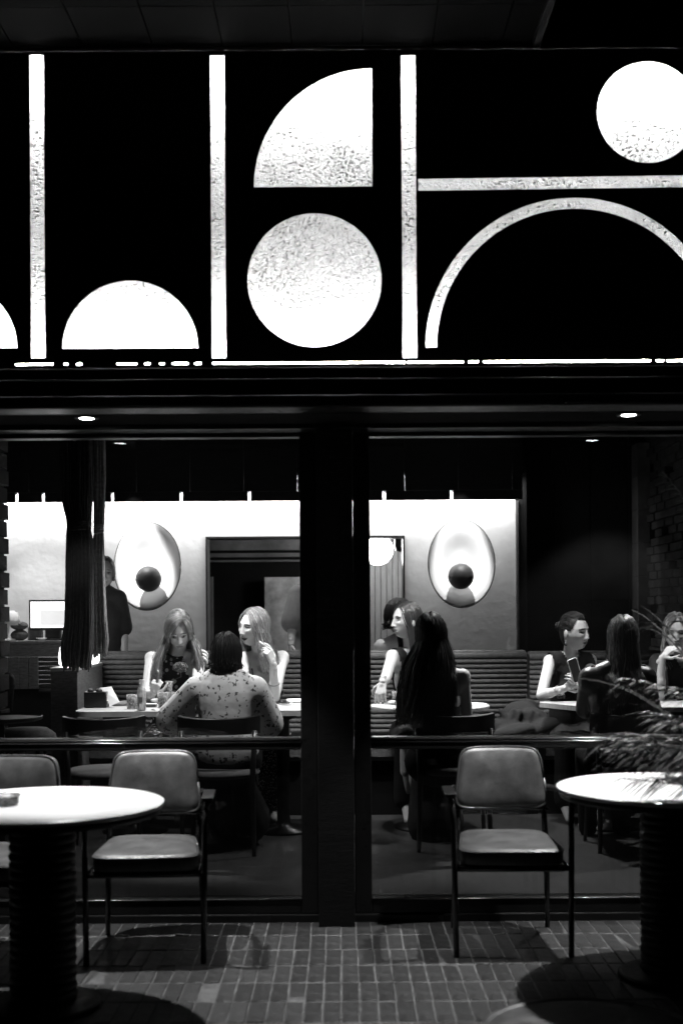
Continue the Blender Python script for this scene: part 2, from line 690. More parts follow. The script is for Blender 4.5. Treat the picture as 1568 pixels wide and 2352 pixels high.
def loops():
    L = []

    def pt(x, y):
        p = J(x, y, PD)
        return (p.x, p.z)

    def rect(x0, x1, y0, y1):
        a = pt((x0 + x1) / 2, (y0 + y1) / 2)
        hx, hz = (x1 - x0) / 2 * PD / FPX, (y1 - y0) / 2 * PD / FPX
        L.append([(a[0] - hx, a[1] - hz), (a[0] + hx, a[1] - hz), (a[0] + hx, a[1] + hz), (a[0] - hx, a[1] + hz)])

    def arc(c, r, a0, a1, n):
        return [(c[0] + r * math.cos(R(a0 + (a1 - a0) * k / n)), c[1] + r * math.sin(R(a0 + (a1 - a0) * k / n))) for k in range(n + 1)]

    s = PD / FPX
    for xc, w in ((86, 33), (501, 33), (939, 33), (1390 + 420, 33), (-340, 33)):
        rect(xc - w / 2, xc + w / 2, 126, 822)
    for xc in (-116, 299):
        L.append(arc(pt(xc, 800), 156 * s, 0, 180, 40))
    c = pt(855, 428)
    L.append([c] + arc(c, 272 * s, 90, 180, 36))
    L.append(arc(pt(722, 643), 154 * s, 0, 360, 72)[:-1])
    L.append(arc(pt(1487, 257), 117 * s, 0, 360, 60)[:-1])
    a, b = pt(960, 424), pt(1760, 406)
    L.append([(a[0], a[1] - 14 * s), (b[0], a[1] - 14 * s + 0.012), (b[0], a[1] + 14 * s + 0.012), (a[0], a[1] + 14 * s)])
    c = pt(1320, 796)
    L.append(arc(c, 343 * s, 0, 180, 60) + arc(c, 317 * s, 180, 0, 60))
    return L


def cutout_panel(loops_, th):
    cu = bpy.data.curves.new('p', 'CURVE')
    cu.dimensions = '2D'
    cu.fill_mode = 'BOTH'
    cu.extrude = th / 2

    def sp(pts):
        q = cu.splines.new('POLY')
        q.points.add(len(pts) - 1)
        for k, (x, y) in enumerate(pts):
            q.points[k].co = (x, y, 0, 1)
        q.use_cyclic_u = True
    sp([(X0, zb), (X1, zb), (X1, zt), (X0, zt)])
    for l in loops_:
        sp(l)
    o = bpy.data.objects.new('tmp', cu)
    col.objects.link(o)
    dg = bpy.context.evaluated_depsgraph_get()
    me = bpy.data.meshes.new_from_object(o.evaluated_get(dg))
    bpy.data.objects.remove(o)
    return me


screen = thing('cutout_screen', (0, PD, zb), 'black sheet screen with lit geometric cut-outs above the windows', 'screen')
me = cutout_panel(loops(), 0.006)
for v in me.vertices:
    v.co = (v.co.x, v.co.z, v.co.y - zb)
me.materials.clear()
me.materials.append(MATS['black_panel'])
me.name = 'cutout_sheet'
o = bpy.data.objects.new('cutout_sheet', me)
col.objects.link(o)
o.parent = screen
# closing strips of the box behind the screen
MB().box(X0, X1, PD + 0.0035, WD + 0.02, zt + 0.09, zt + 0.11).build('top_strip', 'black_panel', screen)
MB().box(X0, X1, PD - 0.0025, PD + 0.003, zt + 0.0005, zt + 0.12).build('closer', 'black_panel', screen)

# led strips inside the box, top and bottom
for (y, nm) in ((119, 'upper'), (832, 'lower')):
    z = J(790, y, PD + 0.03).z
    t = thing('led_strip', (0, PD + 0.03, z), 'linear light strip hidden along the %s edge of the cut-out screen' % nm, 'light strip')
    MB().box(X0 + 0.05, X1 - 0.05, PD + 0.022, PD + 0.034, z - 0.005, z + 0.005).build('diffuser', 'led', t)
    MB().box(X0 + 0.05, X1 - 0.05, PD + 0.018, PD + 0.038, z + (0.0055 if nm == 'upper' else -0.0085), z + (0.0085 if nm == 'upper' else -0.0055)).build('channel', 'metal', t)


# ------------------------------------------------------------------ stepped beam under the screen
beam = thing('lintel_beam', (0, 5.5, 2.25), 'stepped black metal beam over the restaurant windows', 'beam')
zl = J(790, 835.6, 5.70).z
MB().box(-3.4, 3.4, 5.70, WD + 0.02, 2.30, zl, 0.003).build('ledge', 'black_metal', beam)
z1_ = J(790, 841, 5.55).z
MB().box(-3.4, 3.4, 5.55, 5.699, 2.30, z1_, 0.004).build('moulding', 'black_metal', beam)
z2 = J(790, 843, 5.42).z
MB().box(-3.4, 3.4, 5.42, 5.549, 2.30, z2, 0.006).build('moulding', 'black_metal', beam)
z3 = J(790, 868, 5.32).z
MB().box(-3.4, 3.4, 5.32, 5.419, 2.30, z3, 0.006).build('moulding', 'black_metal', beam)
for (yy, zz_) in ((5.42, z2), (5.32, z3)):  # bright metal strips added so the moulding edges glint
    MB().tube([(-3.4, yy - 0.001, zz_ - 0.003), (3.4, yy - 0.001, zz_ - 0.003)], 0.0028, 8).build('edge_trim', 'metal', beam, True)
z4 = J(790, 905, 5.15).z
MB().box(-3.4, 3.4, 5.15, 5.319, 2.272, z4, 0.012).build('fascia', 'black_metal', beam)
MB().box(-3.4, 3.4, 5.32, 5.62, 2.272, 2.299).build('soffit', 'canopy', beam)
MB().box(-3.4, 3.4, 5.621, 5.86, 2.252, 2.299, 0.003).build('head_frame', 'black_metal', beam)
# dark blocks added to break up the light slit
for k in range(34):
    px = rnd.uniform(-40, 490)
    if abs(px - 92) < 18:
        continue
    w = rnd.uniform(3, 13)
    p = J(px, 833, PD - 0.002)
    MB().box(p.x - w * 0.002, p.x + w * 0.002, PD - 0.006, PD + 0.004, zl - 0.001, zb + 0.003).build('slit_block', 'black_panel', beam)
for px in (1143, 1262, 1310, 1352, 1795, 1822):
    p = J(px * 0.8167 if px < 1500 else 1500 + (px - 1795), 833, PD - 0.002)
    w = rnd.uniform(0.003, 0.016)
    MB().box(p.x - w, p.x + w, PD - 0.006, PD + 0.004, zl - 0.001, zb + 0.003).build('slit_block', 'black_panel', beam)


# ------------------------------------------------------------------ high canopy over the pavement
can = thing('canopy', (0, 5.0, zt + 0.014), 'dark panelled canopy ceiling high above the terrace', 'canopy')
ck = 0
xseam = -3.4
XE = 0.872
zc = zt + 0.016
k = 0
while xseam < XE - 0.02:
    x2 = min(xseam + 0.318, XE)
    for (y0, y1) in ((2.2, 3.9), (3.904, 5.33), (5.334, 5.716)):
        MB().box(xseam + 0.003, x2 - 0.003, y0, y1, zc + rnd.uniform(0, 0.002), zc + 0.03).build('panel', 'canopy', can)
    xseam = x2
MB().box(-3.4, XE, 2.2, 5.716, zc + 0.032, zc + 0.06).build('deck', 'black_panel', can)
MB().box(XE + 0.002, XE + 0.035, 2.2, 5.716, zc - 0.012, zc + 0.4).build('edge_trim', 'canopy_trim', can)
MB().box(XE + 0.037, 3.4, 2.2, 5.716, zc + 0.38, zc + 0.41).build('raised_bay', 'canopy', can)

# ------------------------------------------------------------------ downlights in the beam
def spot(name, loc, power, size=60, blend=0.4, radius=0.02, target=None):
    l = bpy.data.lights.new(name, 'SPOT')
    l.energy = power
    l.spot_size = R(size)
    l.spot_blend = blend
    l.shadow_soft_size = radius
    o = bpy.data.objects.new(name, l)
    col.objects.link(o)
    o.location = loc
    if target is not None:
        d = Vector(target) - Vector(loc)
        o.rotation_euler = d.to_track_quat('-Z', 'Y').to_euler()
    return o


for (px, lab) in ((199, 'left'), (1443, 'right')):
    p = J(px, 952, 5.40)
    x = p.x
    nm = {'left': 'bright recessed downlight in the beam above the terrace table clear of the plant',
          'right': 'bright recessed downlight in the beam above the terrace table under the plant'}.get(lab, 'recessed downlight further along the beam, %s bay' % lab)
    t = thing('downlight', (x, 5.40, 2.272), nm, 'downlight', 'downlights under the beam')
    MB().lathe([(0.050, -0.004), (0.052, -0.001), (0.05, 0.0), (0.036, 0.0), (0.034, -0.004), (0.050, -0.004)], (x, 5.40, 2.2715), 28, False).build('trim_ring', 'black_metal', t, True)
    MB().lathe([(0.002, -0.0045), (0.026, -0.004), (0.033, -0.001), (0.033, 0.0)], (x, 5.40, 2.2715), 28, True).build('lens', 'bulb', t, True)
    s = spot('downlight_lamp', (x, 5.40, 2.258), 300, 84, 0.28, 0.022)
    s.parent = t
    s.location = (0, 0, -0.014)

# ------------------------------------------------------------------ pillar and glazed fronts
pil = thing('pillar', (0, 5.7, 0), 'black timber-clad pillar between the two glazed fronts', 'pillar')
xa, _ = XZ(729, 1600, 5.68)
xb, _ = XZ(812, 1600, 5.68)
MB().box(xa, xb, 5.66, 5.95, 0.0, 2.255, 0.003).build('cladding', 'black_wood', pil)


def front(xl, xr, lab, post_right):
    t = thing('window_front', ((xl + xr) / 2, 5.80, 0.03), lab, 'window')
    y0, y1 = 5.765, 5.835
    w = 0.078
    zr1 = J(790, 1694, 5.77).z
    zr0 = J(790, 1722, 5.77).z
    zbt = J(790, 2064, 5.77).z
    MB().box(xl, xl + w, y0, y1, 0.036, 2.252, 0.004).build('stile', 'frame_paint', t)
    MB().box(xr - w, xr, y0, y1, 0.036, 2.252, 0.004).build('stile', 'frame_paint', t)
    MB().box(xl + w, xr - w, y0 + 0.002, y1 - 0.002, 0.036, zbt, 0.004).build('bottom_rail', 'frame_paint', t)
    MB().box(xl + w, xr - w, y0 + 0.002, y1 - 0.002, zr0, zr1, 0.006).build('middle_rail', 'frame_paint', t)
    for z in (zr1 - 0.010, zr1 - 0.0225):
        MB().tube([(xl + w, y0 + 0.001, z), (xr - w, y0 + 0.001, z)], 0.0042, 8).build('glazing_bead', 'bead', t, True)
    MB().tube([(xl + w, y0 + 0.001, zbt - 0.004), (xr - w, y0 + 0.001, zbt - 0.004)], 0.004, 8).build('glazing_bead', 'bead', t, True)
    MB().box(xl + w, xr - w, y0 + 0.002, y1 - 0.002, 2.235, 2.252).build('top_rail', 'frame_paint', t)
    yg = 5.80
    MB().add([(xl + w, yg, zr1), (xr - w, yg, zr1), (xr - w, yg, 2.235), (xl + w, yg, 2.235)], [(0, 1, 2, 3)]).build('upper_pane', 'window_glass', t)
    MB().add([(xl + w, yg, zbt), (xr - w, yg, zbt), (xr - w, yg, zr0), (xl + w, yg, zr0)], [(0, 1, 2, 3)]).build('lower_pane', 'lower_glass', t)


front(-2.35, xa - 0.002, 'black framed glazed front before the long pale table', True)
front(xb + 0.002, 2.35, 'black framed glazed front before the round dining table', False)
for xx in (-2.36, 2.36):
    t = thing('pillar', (xx, 5.7, 0), 'black timber pillar at the outer end of the %s glazed front' % ('long pale table' if xx < 0 else 'round table'), 'pillar')
    MB().box(min(xx, xx * 1.45), max(xx, xx * 1.45), 5.68, 5.95, 0.0, 2.255, 0.003).build('cladding', 'black_wood', t)

# ------------------------------------------------------------------ dining room shell
FZ = 0.08
struct(MB().box(-3.4, 3.4, 5.951, 13.5, -0.1, FZ).build('dining_floor', 'floor_inside'))
struct(MB().box(-3.4, 3.4, 6.21, 13.5, 2.95, 3.05).build('dining_ceiling', 'ceiling_dark'))
BD = 10.0
xo0, zo = XZ(472, 1233, BD)
xo1, _ = XZ(929, 1230, BD)
xe, _ = XZ(1184, 1300, BD)
bw_ = thing('back_wall', (0, BD, FZ), 'pale plaster back wall washed by light from above', 'wall')
MB().box(-3.4, xo0, BD, BD + 0.16, FZ, 2.94).build('plaster', 'plaster', bw_)
MB().box(xo1, xe, BD, BD + 0.16, FZ, 2.94).build('plaster', 'plaster', bw_)
MB().box(xo0, xo1, BD, BD + 0.16, zo, 2.94).build('plaster', 'plaster', bw_)
# framed opening through to the room behind
fr = thing('opening_frame', ((xo0 + xo1) / 2, BD, FZ), 'thin dark frame round the opening in the plaster wall', 'frame')
MB().box(xo0, xo0 + 0.016, BD - 0.012, BD + 0.17, FZ, zo - 0.018, 0.002).build('jamb', 'mirror_frame', fr)
MB().box(xo1 - 0.016, xo1, BD - 0.012, BD + 0.17, FZ, zo - 0.018, 0.002).build('jamb', 'mirror_frame', fr)
MB().box(xo0, xo1, BD - 0.012, BD + 0.17, zo - 0.0175, zo, 0.002).build('head', 'mirror_frame', fr)

# room behind the opening
rw = thing('rear_wall', (0, 12.8, FZ), 'dark wall of the room seen through the framed opening', 'wall')
MB().box(-3.4, 3.4, 12.8, 12.9, FZ, 2.94).build('wall_face', 'dark_wall', rw)
for (ya, yb_) in ((1240, 1264), (1271, 1280), (1287, 1291)):
    a = J(470, ya, 12.7)
    b = J(470, yb_, 12.7)
    MB().box(-2.0, 0.05, 12.72, 12.79, b.z, a.z).build('rail', 'grey_panel', rw)
a, b = J(607, 1326, 12.6), J(712, 1600, 12.6)
t = thing('mottled_panel', (a.x, 12.6, FZ), 'mottled grey stone panel in the room behind the opening', 'panel')
MB().box(a.x, b.x, 12.60, 12.66, FZ, a.z, 0.004).build('stone_slab', 'mottled', t)
a = J(478, 1325, 12.5)
t = thing('mottled_panel', (a.x, 12.5, FZ), 'narrow grey door edge beside the frame of the opening', 'panel')
MB().box(a.x, a.x + 0.045, 12.50, 12.56, FZ, a.z).build('edge_board', 'grey_panel', t)
a, b = J(820, 1200, 12.4), J(960, 1300, 12.4)
sl = thing('slatted_screen', (a.x, 12.4, FZ), 'pale vertical slat wall lit by the globe lamp', 'screen')
for k in range(12):
    x = a.x + k * 0.058
    MB().box(x, x + 0.054, 12.4 + 0.006 * (k % 2), 12.45, FZ, 2.6, 0.006).build('slat', 'slat_pale', sl)
p = J(867, 1263, 11.7)
gl = thing('globe_lamp', (p.x, p.y, p.z), 'round white globe lamp glowing in the opening', 'lamp')
MB().ellipsoid(p, 0.142, 0.142, 0.142, n=32, m=20).build('globe', 'globe', gl, True)
MB().tube([p + Vector((0, 0, 0.14)), (p.x, p.y, 2.945)], 0.006, 8).build('stem', 'black_metal', gl, True)
MB().lathe([(0.04, 0), (0.045, 0.03)], (p.x, p.y, p.z + 0.13), 20).build('cap', 'black_metal', gl, True)
p = J(921, 1243, 11.4)
t = thing('ceiling_speaker', (p.x, p.y, p.z), 'small dark drum hanging by the globe lamp', 'speaker')
MB().lathe([(0.02, 0.10), (0.06, 0.06), (0.065, -0.05), (0.05, -0.09), (0.01, -0.10)], (p.x, p.y, p.z), 20).build('drum', 'black_plastic', t, True)
MB().tube([p + Vector((0, 0, 0.09)), (p.x, p.y, 2.945)], 0.005, 6).build('stem', 'black_plastic', t, True)

# dark valance boards with notches that let the wall light through
VD = 9.80
val = thing('valance', (0, VD, 2.3), 'dark board valance with bright notches along its lower edge', 'valance')
zv = J(790, 1149, VD).z
zn = J(790, 1127, VD).z
nt_px = [-280, -120, 38, 99, 258, 416, 572, 728, 882, 1037]
edges = [-3.3]
for q in nt_px:
    x = J(q, 1138, VD).x
    edges += [x - 0.0125, x + 0.0125]
edges.append(xe + 0.03)
for k in range(0, len(edges), 2):
    MB().box(edges[k], edges[k + 1], VD, VD + 0.03, zv, zn - 0.0015).build('lower_board', 'dark_board', val)
bx_ = -3.3
while bx_ < xe:
    x2 = min(bx_ + 0.42, xe + 0.03)
    MB().box(bx_ + 0.001, x2 - 0.001, VD, VD + 0.03, zn, 2.945).build('board', 'dark_board', val)
    bx_ = x2
MB().box(-3.3, xe + 0.03, VD + 0.031, BD - 0.001, 2.52, 2.56).build('lid', 'dark_board', val)
for q in nt_px:
    x = J(q, 1138, VD).x
    MB().tube([(x, VD - 0.006, zn - 0.004), (x, VD - 0.006, zn - 0.016)], 0.011, 10).build('peg', 'ceramic', val, True)
wl = thing('wall_washer', (0, VD + 0.1, 2.47), 'linear wall-washing light behind the valance', 'light strip')
MB().box(-3.2, xe - 0.02, VD + 0.055, VD + 0.085, 2.475, 2.50).build('diffuser', 'spot_lens', wl)
al = bpy.data.lights.new('wall_washer_lamp', 'AREA')
al.shape = 'RECTANGLE'
al.size = 3.2 + xe - 0.02
al.size_y = 0.03
al.energy = 90
ao = bpy.data.objects.new('wall_washer_lamp', al)
col.objects.link(ao)
ao.parent = wl
ao.location = ((-3.2 + xe - 0.02) / 2, -0.03, 0.0)
ao.rotation_euler = (R(14), 0, 0)

# dark wall and curtain to the right of the plaster wall
dw = thing('panelled_wall', (2.2, 10.3, FZ), 'nearly black panelled wall behind the banquette end', 'wall')
MB().box(xe + 0.002, 3.4, 10.36, 10.46, FZ, 2.94).build('wall_face', 'dark_wall', dw)
x = xe + 0.05
while x < 3.3:
    MB().box(x, x + 0.30, 10.33, 10.358, FZ, 1.50, 0.004).build('panel', 'dark_board', dw)
    MB().box(x, x + 0.30, 10.33, 10.358, 1.51, 2.94, 0.004).build('panel', 'dark_board', dw)
    x += 0.31
p = J(1186, 1300, 9.96)
t = thing('corner_post', (p.x, 9.97, FZ), 'thin lit corner trim at the end of the plaster wall', 'trim')
MB().box(xe + 0.001, xe + 0.02, 9.965, 10.0, FZ, 2.30, 0.002).build('trim', 'stone', t)
MB().box(xe + 0.021, xe + 0.09, 9.985, 10.30, FZ, 2.94, 0.004).build('return_board', 'dark_wall', t)

# brick side wall on the right with a pale stone pier
bwx = 2.47
sw = thing('brick_wall', (bwx, 9.0, FZ), 'dark brick side wall with gaps between the bricks', 'wall')
MB().box(bwx + 0.05, bwx + 0.2, 5.96, 10.1, FZ, 2.94).build('backing', 'brick_mortar', sw)
bm_ = MB().box(-0.024, 0.05, -0.110, 0.110, -0.030, 0.030, 0.004).mesh()
bm_.name = 'brick'
bm_.materials.append(MATS['brick'])
for c in range(43):
    z = FZ + 0.033 + c * 0.066
    for k in range(9):
        y = 8.05 + k * 0.228 + (0.11 if c % 2 else 0)
        if 2.85 < z or rnd.random() < 0.10:
            continue
        o = bpy.data.objects.new('brick', bm_)
        col.objects.link(o)
        o.parent = sw
        o.location = (rnd.uniform(-0.010, 0.008), y - 9.0, z - FZ)
pr = thing('stone_pier', (2.4, 10.1, FZ), 'pale stone pier at the corner of the brick wall', 'pier')
zz = FZ
while zz < 2.7:
    h = 0.27
    MB().box(2.375, 2.475, 10.11, 10.32, zz + 0.001, zz + h - 0.001, 0.004).build('block', 'stone', pr)
    zz += h
MB().box(2.48, 2.52, 10.108, 10.32, FZ, 2.94).build('dark_return', 'dark_wall', pr)
struct(MB().box(3.3, 3.4, 5.96, 13.4, FZ, 2.94).build('side_wall_right', 'dark_wall'))
struct(MB().box(-3.4, -3.3, 5.96, 13.4, FZ, 2.94).build('side_wall_left', 'dark_wall'))

# open-work block column at the left edge
lc = thing('block_column', (-2.0, 7.3, FZ), 'open-work column of staggered blocks beside the long-haired diner', 'column')
xr_, _ = XZ(11, 1400, 7.3)
zz = FZ
k = 0
while zz < 2.85:
    dx = 0.0 if k % 2 else 0.018
    MB().box(xr_ - 0.22 - dx, xr_ - dx * 0.6 + rnd.uniform(-0.003, 0.003), 7.2, 7.4, zz, zz + 0.088, 0.003).build('block', 'brick', lc)
    MB().box(xr_ - 0.22, xr_ - 0.025, 7.21, 7.39, zz + 0.0885, zz + 0.0995).build('joint', 'stone', lc)
    zz += 0.1
    k += 1


# ------------------------------------------------------------------ terrace tables
def round_table(x, y, label):
    t = thing('round_table', (x, y, 0), label, 'table', 'terrace tables')
    MB().lathe([(0.005, 0.718), (0.40, 0.718), (0.432, 0.723), (0.440, 0.731), (0.4385, 0.738), (0.433, 0.7405), (0.005, 0.7405)], (x, y, 0), 96).build('table_top', 'marble', t)
    autosmooth(t.children[-1], 30)
    MB().lathe([(0.425, 0.700), (0.430, 0.7175), (0.0, 0.7175)][:2], (x, y, 0), 64).build('edge_band', 'table_edge', t, True)
    prof = []
    n = 21
    for k in range(n):
        z0 = 0.03 + k * (0.665 / n)
        h = 0.665 / n
        jit = rnd.uniform(-0.0015, 0.0015)
        for q in range(7):
            a = math.pi * q / 6
            prof.append((0.1115 + jit + 0.0085 * math.sin(a), z0 + h * (0.5 - 0.47 * math.cos(a))))
    o = MB().lathe(prof, (x, y, 0), 48).build('ribbed_column', 'pedestal', t, True)
    MB().lathe([(0.205, 0.001), (0.205, 0.016), (0.198, 0.022), (0.12, 0.032)], (x, y, 0), 56).build('base_or_glow_disc', 'pedestal', t)
    autosmooth(t.children[-1], 30)
    return t


T1 = J(97, 1838, 4.54)
T2 = J(1540, 1817, 4.86)
round_table(T1.x, 4.54, 'round marble-topped terrace table standing clear of the plant, two armchairs behind it')
round_table(T2.x, 4.86, 'round marble-topped terrace table under the feathery plant')


def ashtray(px, py, d, label):
    p = J(px, py, d)
    t = thing('ashtray', (p.x, p.y, 0.7405), label, 'ashtray', 'ashtrays')
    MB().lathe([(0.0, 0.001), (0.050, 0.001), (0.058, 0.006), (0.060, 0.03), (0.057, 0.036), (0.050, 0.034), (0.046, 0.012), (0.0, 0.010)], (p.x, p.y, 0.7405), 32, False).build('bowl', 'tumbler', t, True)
    for a in (20, 140, 260):
        q = Vector((math.cos(R(a)), math.sin(R(a)), 0))
        MB().capsule(p + q * 0.047 + Vector((0, 0, 0.7405 - p.z + 0.036)), p + q * 0.060 + Vector((0, 0, 0.7405 - p.z + 0.036)), 0.006, 0.006, 8).build('notch', 'metal', t, True)
    MB().lathe([(0.0, 0.0), (0.045, 0.0), (0.045, 0.006)], (p.x, p.y, 0.7525), 20).build('ash', 'napkin', t, True)


ashtray(5, 1846, 4.50, 'small glass ashtray on the terrace table clear of the plant')
ashtray(1562, 1803, 4.95, 'small glass ashtray on the table under the plant')


# ------------------------------------------------------------------ terrace armchairs
def armchair(label, loc, rz):
    t = thing('armchair', (0, 0, 0), label, 'chair', 'terrace armchairs')
    # seat cushion
    pts = []
    fw, bw2, y0, y1 = 0.222, 0.180, -0.235, 0.20
    ring = []
    n = 48
    for i in range(n):
        a = 2 * math.pi * i / n
        c, s = math.cos(a), math.sin(a)
        e = 0.28
        u = math.copysign(abs(c) ** e, c)
        v = math.copysign(abs(s) ** e, s)
        yy = (y0 + y1) / 2 + v * (y1 - y0) / 2
        k = (yy - y0) / (y1 - y0)
        ring.append((u * (fw + (bw2 - fw) * k), yy))
    vs_, fs = [], []
    lev = [(0.97, 0.378), (1.0, 0.386), (1.0, 0.428), (0.985, 0.437), (0.95, 0.442), (0.80, 0.449), (0.5, 0.453), (0.2, 0.455)]
    for sc, z in lev:
        for x, y in ring:
            zz = z + 0.012 * ((y - y0) / (y1 - y0))
            vs_.append((x * sc, (y + 0.018) * sc - 0.018, zz))
    for k in range(len(lev) - 1):
        for i in range(n):
            j = (i + 1) % n
            fs.append((k * n + i, k * n + j, (k + 1) * n + j, (k + 1) * n + i))
    fs.append(tuple(range(n - 1, -1, -1)))
    fs.append(tuple(range((len(lev) - 1) * n, len(lev) * n)))
    MB().add(vs_, fs).build('seat', 'leather', t, True)
    seat = t.children[-1]
    rim = [(x * 1.0, (y + 0.018) - 0.018, 0.4325 + 0.012 * ((y - y0) / (y1 - y0))) for x, y in ring]
    MB().tube(rim + rim[:1], 0.0045, 6).build('piping', 'piping', seat, True)
    # backrest: padded, slightly hollow, leaning back
    zb0, zb1 = 0.545, 0.815
    yb0 = 0.205
    lean = 0.20

    def bp(u, w, off):
        # u -1..1 across, w 0..1 up
        hw = 0.212 + (0.178 - 0.212) * w
        z = zb0 + (zb1 - zb0) * w
        y = yb0 + lean * (z - zb0) + 0.035 * (1 - u * u) + off
        return Vector((u * hw, y, z))
    ring2 = []
    n = 56
    for i in range(n):
        a = 2 * math.pi * i / n
        c, s = math.cos(a), math.sin(a)
        e = 0.32
        ring2.append((math.copysign(abs(c) ** e, c), 0.5 + 0.5 * math.copysign(abs(s) ** e, s)))
    vs_, fs = [], []
    lev = [(0.2, -0.040), (0.6, -0.036), (0.85, -0.030), (0.95, -0.024), (1.0, -0.014), (1.0, 0.010), (0.96, 0.020), (0.6, 0.026), (0.2, 0.026)]
    for sc, off in lev:
        for u, w in ring2:
            vs_.append(bp(u * sc, 0.5 + (w - 0.5) * sc, off))
    for k in range(len(lev) - 1):
        for i in range(n):
            j = (i + 1) % n
            fs.append((k * n + i, (k + 1) * n + i, (k + 1) * n + j, k * n + j))
    fs.append(tuple(range(n)))
    fs.append(tuple(range(len(lev) * n - 1, (len(lev) - 1) * n - 1, -1)))
    MB().add(vs_, fs).build('backrest', 'leather', t, True)
    back = t.children[-1]
    rim = [bp(u * 0.99, 0.5 + (w - 0.5) * 0.99, -0.020) for u, w in ring2]
    MB().tube(rim + rim[:1], 0.005, 6).build('piping', 'piping', back, True)
    MB().add([], []).tube([bp(u / 10, -0.012, 0.0) for u in range(-10, 11)], 0.008, 8).build('lower_rail', 'chair_metal', back, True)
    # frame
    for s in (-1, 1):
        leg = [(s * 0.236, -0.226, 0.0), (s * 0.240, -0.215, 0.30), (s * 0.243, -0.205, 0.56), (s * 0.246, -0.195, 0.610), (s * 0.250, -0.170, 0.634), (s * 0.252, -0.13, 0.640), (s * 0.252, 0.02, 0.640), (s * 0.238, 0.14, 0.640), (s * 0.208, 0.215, 0.64)]
        MB().tube(leg, 0.0125, 10).build('front_leg', 'chair_metal', t, True)
        bl = [(s * 0.212, 0.262, 0.0), (s * 0.205, 0.225, 0.25), (s * 0.196, 0.20, 0.42), (s * 0.192, 0.215, 0.55), (s * 0.185, 0.238, 0.66)]
        MB().tube(bl, [0.011, 0.013, 0.014, 0.012, 0.010], 10).build('back_leg', 'chair_metal', t, True)
        MB().tube([(s * 0.232, -0.215, 0.362), (s * 0.20, 0.205, 0.374)], 0.011, 8).build('side_rail', 'chair_metal', t, True)
        ol = [(s * 0.252 + x, y) for x, y in rounded_rect(-0.024, 0.024, -0.205, 0.06, 0.018)]
        MB().prism(ol, 0.6535, 0.668).build('armrest', 'chair_wood', t)
    MB().tube([(-0.232, -0.213, 0.362), (0.232, -0.213, 0.362)], 0.011, 8).build('front_rail', 'chair_metal', t, True)
    MB().box(-0.22, 0.22, -0.20, 0.19, 0.345, 0.376, 0.005).build('seat_pan', 'chair_metal', t)
    t.location = loc
    t.rotation_euler = (0, 0, rz)
    return t


ch = armchair('leather armchair just behind the terrace table that stands clear of the plant', (-0.828, 5.30, 0), R(3.3))
for lab, loc, rz in (('leather armchair standing in full view between the pillar and a terrace table', (0.692, 5.378, 0), R(-0.5)),
                     ('leather armchair mostly hidden behind the ribbed column of a terrace table', (-1.43, 5.14, 0), R(-4)),
                     ('leather armchair half hidden by the feathery plant', (1.60, 5.36, 0), R(5))):
    c = copy_tree(ch)
    c['label'] = lab
    c.location = loc
    c.rotation_euler = (0, 0, rz)

# flat disc added to stand in for a circular glow on the paving
pc = thing('base_or_glow_disc', (0.83, 4.2, 0), 'flat disc with a raised rim, added for a circular glow on the paving', 'plate')
MB().lathe([(0.385, 0.002), (0.385, 0.008), (0.378, 0.011), (0.368, 0.011), (0.362, 0.006), (0.355, 0.006), (0.0, 0.008)][:6] + [(0.02, 0.007)], (0.83, 4.2, 0), 80).build('disc', 'glow_disc', pc)
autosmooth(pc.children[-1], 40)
MB().lathe([(0.045, 0.006), (0.045, 0.02), (0.03, 0.024), (0.0, 0.024)][:3], (0.83, 4.2, 0), 24).build('hub', 'glow_disc', pc, True)


# ------------------------------------------------------------------ wall sconces
def sconce(px, py, tw, label, th=0.0):
    c = J(px, py, BD - 0.11)
    t = thing('wall_sconce', (c.x, BD - 0.1, c.z), label, 'wall lamp', 'oval wall sconces')
    rx, rz_ = 76 * (BD - 0.11) / FPX, 101 * (BD - 0.11) / FPX
    def dsh(q):
        u = min(1.0, max(0.0, (q - 0.22) / 0.70))
        return u * u * (3 - 2 * u)
    vs_, fs = [], []
    n, m = 64, 24
    tilt = Matrix.Rotation(R(-6), 3, 'X')
    for k in range(m + 1):
        q = k / m
        q = 0.004 + 0.996 * q
        for i in range(n):
            a = 2 * math.pi * i / n
            p = Vector((rx * q * math.cos(a), -0.058 * dsh(q), rz_ * q * math.sin(a)))
            vs_.append(c + tilt @ p)
    for k in range(m):
        for i in range(n):
            j = (i + 1) % n
            fs.append((k * n + i, k * n + j, (k + 1) * n + j, (k + 1) * n + i))
    fs.append(tuple(range(n - 1, -1, -1)))
    o = MB().add(vs_, fs).build('disc', 'sconce', t, True)
    so = o.modifiers.new('thick', 'SOLIDIFY')
    so.thickness = 0.004
    so.offset = -1
    rim = [c + tilt @ Vector((rx * math.cos(2 * math.pi * i / n), -0.058, rz_ * math.sin(2 * math.pi * i / n))) for i in range(n + 1)]
    MB().tube(rim, 0.0052, 6).build('rim', 'mirror_frame', t, True)
    b = J(px, py + 27, BD - 0.27)
    MB().ellipsoid(b, 0.1, 0.1, 0.1, n=32, m=20).build('ball', 'sconce_ball', t, True)
    MB().tube([b + Vector((0, 0.08, 0)), (b.x, BD - 0.105, b.z)], 0.016, 12).build('stem', 'mirror_frame', t, True)
    MB().lathe([(0.06, 0), (0.06, 0.075)], (c.x, BD - 0.003, c.z), 24, True, Vector((0, -1, 0))).build('mount', 'mirror_frame', t, True)
    return t


sconce(341, 1303, 0, 'oval wall sconce with a dark ball, above the woman in the spotted dress')
sconce(1058, 1297, 0, 'oval wall sconce with a dark ball, between the opening and the dark panelled wall')


